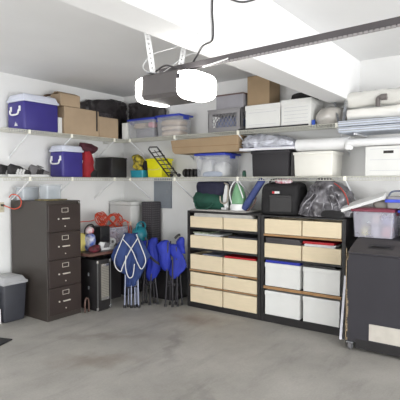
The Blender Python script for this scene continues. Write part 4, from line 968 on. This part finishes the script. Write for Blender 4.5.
MB().box(-0.15,0.15,-0.21,0.21,0,0.50,bev=0.008).obj('body', mat('foam_box_white',(222,222,220),0.8,var=0.02), t); MB().box(-0.156,0.156,-0.216,0.216,0.502,0.55,bev=0.008).obj('lid', mat('foam_box_white',(222,222,220)), t)
# black ribbed tower
t = thing('storage_tower', 'tall dark ribbed tower standing on the table beside the teal jug', 'tower', (4.755, 4.31, TZ+0.001), 0)
w, h = 0.19, 0.555
MB().box(-w/2,w/2,-w/2,w/2,0,h,bev=0.006).obj('body', mat('tower_dark',(54,52,56),0.6), t)
m = MB()
for i in range(17):
    z = 0.02+i*0.0312
    for j in range(5):
        x = -w/2+0.010+j*0.0375; m.box(x,x+0.026,-w/2-0.004,-w/2+0.001,z,z+0.018); m.box(-w/2-0.004,-w/2+0.001,x,x+0.026,z,z+0.018)
m.obj('rib_pattern', mat('tower_rib',(84,80,84),0.6), t)
# teal jug
t = thing('teal_jug', 'round teal plastic jug with a looped handle on the table', 'jug', (4.475, 4.27, TZ+0.001), 0)
t.scale = (1.1,1.1,0.92)
MB().lathe([(0.06,0),(0.082,0.008),(0.094,0.07),(0.095,0.15),(0.082,0.205),(0.05,0.24),(0.03,0.252),(0.026,0.27)], (0,0,0), 28).obj('body', tealj_m, t, smooth='auto')
MB().lathe([(0.01,0.268),(0.030,0.268),(0.030,0.290),(0.022,0.296)], (0,0,0), 20).obj('cap', tealj_m, t, smooth='auto')
MB().tube([(-0.075,-0.02,0.215),(-0.078,-0.03,0.27),(-0.04,-0.03,0.315),(0.03,-0.03,0.318),(0.07,-0.03,0.27),(0.072,-0.02,0.215)], 0.011, 10, smooth=5).obj('handle', tealj_m, t, smooth=True)
# electrical panel
t = thing('breaker_panel', 'flat grey metal electrical panel on the right wall under the shelves', 'panel', (XW-0.001, 4.195, 1.165), RW)
MB().box(-0.155,0.155,-0.030,0,0,0.47,bev=0.003).obj('cover', panel_m, t); MB().box(-0.115,0.115,-0.034,-0.0302,0.05,0.42,bev=0.002).obj('door', panel_m, t); MB().box(0.085,0.10,-0.040,-0.0342,0.21,0.25,bev=0.002).obj('latch', galv_m, t)

# ------------------------------------------------------------------ folded camp chairs
def camp_chair(label, loc, rz, cloth, tube_m_, pipe, top, seed, panels, legs, band=None, wx=1.22):
    t = thing('camp_chair', label, 'chair', loc, rz, 'folded camp chairs in front of the table')
    random.seed(seed)
    for (x0, y0, x1, y1, z1) in legs:
        m = MB(); m.tube([(x0,y0,0.018),(x1,y1,z1)], 0.0088, 8)
        L = m.obj('leg', tube_m_, t, smooth='auto')
        MB().lathe([(0.010,0),(0.017,0.001),(0.016,0.028),(0.011,0.034)], (x0,y0,0), 12).obj('rubber_foot', black_m, L)
    m = MB(); m.tube([(-0.07,0.0,0.24),(0.07,0.0,0.27)], 0.008, 6); m.tube([(-0.07,0.02,0.30),(0.07,0.02,0.25)], 0.008, 6); m.obj('hub', dtube_m, t)
    for q, pr in enumerate(panels):
        MB().blob([(top+z, a*wx, b*wx, yc-th, yc+th) for (z, a, b, yc, th) in pr], seg=64, amp=0.030, fr=13, ex=1.6, sd=seed+q*2, ridge=True, dens=2).obj('cloth_panel', cloth, t, smooth=True)
    if band:
        MB().tube([(x, y, top+z) for x, y, z in band], 0.016, 8, smooth=4).obj('dark_band', black_m, t, 'black diagonal band', smooth=True)
    if pipe:
        H = top; y = -0.088; wl, wr = -0.19, 0.185
        for pts in ([(wl*0.38,y+.03,H-0.01),(wl*0.62,y+0.012,H-0.12),(wl*0.98,y,H-0.30),(wl*0.9,y-0.004,H-0.40),(wl*0.6,y-0.01,H-0.45),(wl*0.45,y-0.01,H-0.38),(0.0,y-0.012,H-0.20),(wr*0.5,y+.01,H-0.05)],
                    [(wr*0.38,y+.03,H-0.01),(wr*0.62,y+0.012,H-0.12),(wr*0.98,y,H-0.30),(wr*0.9,y-0.004,H-0.38),(wr*0.7,y-0.01,H-0.42),(wr*0.45,y-0.012,H-0.34),(0.02,y-0.014,H-0.19),(wl*0.5,y+.01,H-0.06)],
                    [(-0.05,y-0.01,H-0.26),(-0.055,y-0.014,H-0.40),(-0.02,y-0.012,H-0.52),(0.03,y-0.01,H-0.50),(0.05,y-0.012,H-0.36)]):
            MB().tube(pts, 0.0065, 6, smooth=5).obj('piping', piping_m, t, 'white piping', smooth=True)
    return t
CZ = -0.94
camp_chair('navy folded camp chair with white piping, standing before the table', (3.975, 3.93, 0), CZ, navy_m, ltube_m, True, 0.915, 3,
    [[(-0.50,-0.07,-0.02,-0.02,0.03),(-0.42,-0.13,0.0,-0.02,0.045),(-0.27,-0.185,0.01,-0.03,0.05),(-0.10,-0.11,0.03,-0.02,0.045),(0.0,-0.06,0.06,0,0.03)],
     [(-0.62,0.0,0.04,-0.02,0.02),(-0.54,-0.02,0.08,-0.02,0.035),(-0.42,-0.01,0.13,-0.02,0.045),(-0.27,-0.01,0.18,-0.03,0.05),(-0.10,-0.03,0.11,-0.02,0.045),(-0.02,-0.06,0.06,0,0.03)],
     [(-0.66,-0.05,0.02,0.02,0.02),(-0.55,-0.06,0.06,0.02,0.04),(-0.3,-0.10,0.1,0.03,0.03)]],
    [(-0.085,0.0,-0.07,0.0,0.6),(-0.045,0.04,-0.04,0.04,0.72),(-0.005,0.0,0.0,0.0,0.68),(0.04,0.01,0.035,0.01,0.6),(0.085,0.0,0.07,0.01,0.55),(0.06,0.05,0.05,0.05,0.72)])
camp_chair('royal blue folded camp chair just right of the navy one', (4.245, 3.87, 0), CZ, royal_m, dtube_m, False, 0.85, 9,
    [[(-0.55,-0.03,0.02,0,0.02),(-0.50,-0.04,0.07,-0.02,0.035),(-0.36,-0.05,0.15,-0.03,0.045),(-0.27,-0.04,0.155,-0.03,0.045),(-0.12,-0.03,0.09,-0.02,0.04),(-0.03,0.02,0.07,0,0.02)],
     [(-0.40,-0.12,0.0,0.02,0.03),(-0.2,-0.12,0.02,0.02,0.04),(-0.05,-0.08,0.0,0.02,0.03)]],
    [(-0.10,-0.03,-0.03,-0.03,0.82),(-0.05,0.04,-0.06,0.03,0.84),(0.0,-0.05,0.03,-0.06,0.60),(0.05,0.03,0.0,0.04,0.80),(0.095,-0.02,0.04,-0.01,0.55),(-0.08,0.05,-0.02,0.05,0.8)],
    band=[(-0.03,-0.06,-0.20),(0.05,-0.085,-0.28),(0.13,-0.07,-0.34)], wx=1.06)
camp_chair('royal blue folded camp chair next to the left shelving unit', (4.345, 3.585, 0), CZ, royal_m, dtube_m, False, 0.845, 14,
    [[(-0.40,-0.09,-0.04,-0.01,0.03),(-0.33,-0.13,-0.03,-0.02,0.04),(-0.22,-0.16,-0.02,-0.02,0.045),(-0.08,-0.17,-0.03,-0.01,0.035),(-0.03,-0.10,-0.05,0,0.02)],
     [(-0.50,0.0,0.05,-0.02,0.03),(-0.44,-0.03,0.09,-0.02,0.04),(-0.34,-0.02,0.15,-0.02,0.04),(-0.25,0.0,0.13,-0.03,0.03),(-0.18,-0.02,0.09,-0.02,0.035),(-0.08,-0.03,0.04,-0.02,0.03)],
     [(-0.20,0.07,0.13,0.01,0.025),(-0.12,0.06,0.13,0.01,0.03),(-0.05,0.05,0.12,0.0,0.03),(0.0,0.08,0.11,0,0.02)]],
    [(-0.09,-0.04,-0.055,-0.055,0.80),(-0.04,0.04,-0.03,0.03,0.80),(0.0,-0.06,0.0,-0.065,0.62),(0.06,-0.03,0.045,-0.06,0.74),(0.11,0.03,0.06,0.03,0.82),(0.03,0.05,0.07,0.05,0.8)],
    band=[(0.03,-0.05,0.0),(0.06,-0.03,0.03),(0.09,-0.02,0.04)], wx=1.08)

# ------------------------------------------------------------------ door opener, rail, wires
t = thing('door_opener', 'grey garage door opener with glowing lamp lenses, hung below the ceiling', 'garage door opener', (2.27, 1.86, 2.045), 0)
m = MB(); m.prism([(-0.15,0.022),(-0.128,0.0),(0.128,0.0),(0.15,0.022),(0.14,0.145),(0.125,0.155),(-0.125,0.155),(-0.14,0.145)], -0.14, 0.14, 'y'); m.obj('housing', open_m, t)
MB().box(-0.156,-0.146,-0.135,0.135,0.02,0.028).obj('housing_rib', open_m, t)
def lens(y0, y1, name='lamp_lens'):
    s = 1 if y1 > y0 else -1; L = abs(y1-y0); rings = []
    for i, (u, k) in enumerate(((0,1.0),(0.35,0.99),(0.65,0.93),(0.85,0.80),(1.0,0.58))):
        rg = []
        for q in range(28):
            a = 2*PI*q/28; c, sn = math.cos(a), math.sin(a)
            rg.append((0.150*k*math.copysign(abs(c)**0.5,c), y0+s*L*u, 0.072+0.086*k*math.copysign(abs(sn)**0.5,sn)))
        rings.append(rg)
    return MB().ring_loft(rings).obj(name, lamp_m, t, 'glowing white lamp lens', smooth='auto')
lens(-0.1415, -0.262); lens(0.1415, 0.235)
MB().box(-0.156,-0.148,-0.168,-0.146,0.095,0.125,bev=0.002).obj('lens_catch', dtube_m, t)
m = MB(); m.box(-0.16,0.16,0.055,0.085,0.1555,0.160); m.obj('mounting_bar', galv_m, t)
t = thing('opener_rail', 'long dark trolley rail of the garage door opener crossing below the beam', 'rail', (2.30, 1.72, 2.225), 0)
def zr(y): return 0.0 + (1.72-y)*0.022
m = MB(); M = None
y0, y1 = 1.99, -4.3
rings = []
for y in (y0, y1):
    z = zr(y); rings.append([(-0.022,y-1.72,z+0.046),(0.022,y-1.72,z+0.046),(0.022,y-1.72,z+0.012),(0.016,y-1.72,z+0.012),(0.016,y-1.72,z+0.040),(-0.016,y-1.72,z+0.040),(-0.016,y-1.72,z+0.012),(-0.022,y-1.72,z+0.012)])
m.ring_loft(rings); m.obj('rail_channel', rail_m, t)
m = MB(); y0 = 1.60; n = int((y0-y1)/0.0254)
for i in range(n):
    y = y0-0.01-i*0.0254-1.72; z = zr(y+1.72)
    m.box(-0.021,-0.012,y-0.009,y+0.009,z+0.0,z+0.012); m.box(-0.017,-0.015,y-0.018,y-0.008,z+0.004,z+0.010)
m.obj('drive_chain', mat('chain_grey',(150,146,146),0.5,0.3), t)
MB().tube([(-0.05,-0.10,-0.005),(-0.10,-0.30,0.0),(-0.12,-0.32,-0.004)], 0.004, 6).obj('release_cord', wcord_m, t)
t2 = tag(MB().box(-0.02,0.02,-0.255,0.0,-0.05,-0.01).obj('header_bracket', galv_m), 'steel bracket fixing the opener rail above the garage door', 'bracket', loc=(2.30, -4.34, 2.37))
def cable(name, label, pts, r, m, k=8):
    P0 = Vector(pts[0]); o = MB().tube([Vector(p)-P0 for p in pts], r, 6, smooth=k).obj(name, m, smooth=True); return tag(o, label, 'cable', loc=P0)
cable('power_cable', 'dark power cable looping from the opener up the beam face to the ceiling', [(2.14,1.90,2.21),(2.17,1.84,2.245),(2.27,1.80,2.235),(2.30,1.76,2.25),(2.29,1.70,2.30),(2.22,1.60,2.332),(2.17,1.50,2.334),(2.165,1.488,2.40),(2.155,1.488,2.50),(2.175,1.488,2.585),(2.30,1.488,2.612),(2.463,1.488,2.638),(2.60,1.488,2.69),(2.72,1.488,2.75),(2.80,1.487,2.782)], 0.0055, dkcord_m)
cable('bell_wire', 'thin white wire running down the beam face and looping to the opener', [(2.13,1.95,2.21),(2.06,1.93,2.23),(2.09,1.88,2.30),(2.18,1.78,2.345),(2.10,1.62,2.334),(2.03,1.50,2.334),(2.02,1.488,2.42),(2.02,1.488,2.6),(2.02,1.488,2.782)], 0.0024, wcord_m)
cable('bell_wire', 'second thin white wire curving from opener to the far edge of the beam', [(2.2,1.92,2.205),(2.25,1.86,2.26),(2.31,1.82,2.32),(2.35,1.78,2.345),(2.34,1.70,2.336)], 0.0024, wcord_m)

# ------------------------------------------------------------------ ceiling lamps out of view (real fixtures)
def tube_lamp(label, loc, first=None):
    t = thing('tube_light', label, 'light', loc, 0)
    MB().box(-0.075,0.075,-0.62,0.62,-0.035,-0.001,bev=0.004).obj('housing', white_pl, t)
    MB().tube([(0,-0.59,-0.055),(0,0.59,-0.055)], 0.019, 12).obj('lamp_tube', mat('tube_glow',(255,252,248),0.4,emit=14), t, smooth='auto')
    return t

# ------------------------------------------------------------------ light
def area(name, loc, rot, sx, sy, power, col=(1,1,1)):
    l = bpy.data.lights.new(name, 'AREA'); l.shape = 'RECTANGLE'; l.size = sx; l.size_y = sy; l.energy = power; l.color = col
    o = bpy.data.objects.new(name, l); COL.objects.link(o); o.location = loc; o.rotation_euler = rot; return o
area('daylight', (1.0, Y0+0.05, 1.15), (math.radians(90), 0, math.radians(-12)), 6.2, 2.1, 350, (0.98,0.99,1.0))
area('upward_fill', (1.0, Y0+0.15, 0.45), (math.radians(125), 0, math.radians(-10)), 6.2, 0.7, 110, (1.0,0.99,0.97))  # added fill lamp, tilted up to brighten the ceiling and upper walls
area('side_fill', (X0+0.03, 3.3, 1.35), (0, math.radians(-104), 0), 1.2, 1.9, 120, (0.98,0.99,1.0))  # added fill lamp at the made-up window, for rear ceiling and right wall
W = bpy.data.worlds.new('sky'); S.world = W; W.use_nodes = True
bg = W.node_tree.nodes['Background']; sky = W.node_tree.nodes.new('ShaderNodeTexSky'); sky.sky_type = 'NISHITA'
sky.sun_disc = False; sky.sun_elevation = math.radians(50); W.node_tree.links.new(sky.outputs[0], bg.inputs[0]); bg.inputs[1].default_value = 0.25

# ------------------------------------------------------------------ camera
cam = bpy.data.cameras.new('camera'); co = bpy.data.objects.new('camera', cam); COL.objects.link(co)
cam.sensor_width = 36; cam.lens = 459/400*36; cam.clip_start = 0.05
yaw = math.atan(335/459); pitch = math.atan(18.5/459)
fw = Vector((math.cos(yaw)*math.cos(pitch), math.sin(yaw)*math.cos(pitch), -math.sin(pitch)))
co.location = (0,0,1.536); co.rotation_euler = fw.to_track_quat('-Z','Y').to_euler()
S.camera = co
S.view_settings.view_transform = 'Standard'; S.view_settings.look = 'None'; S.view_settings.gamma = 1; S.view_settings.use_curve_mapping = False
S.view_settings.exposure = -0.12
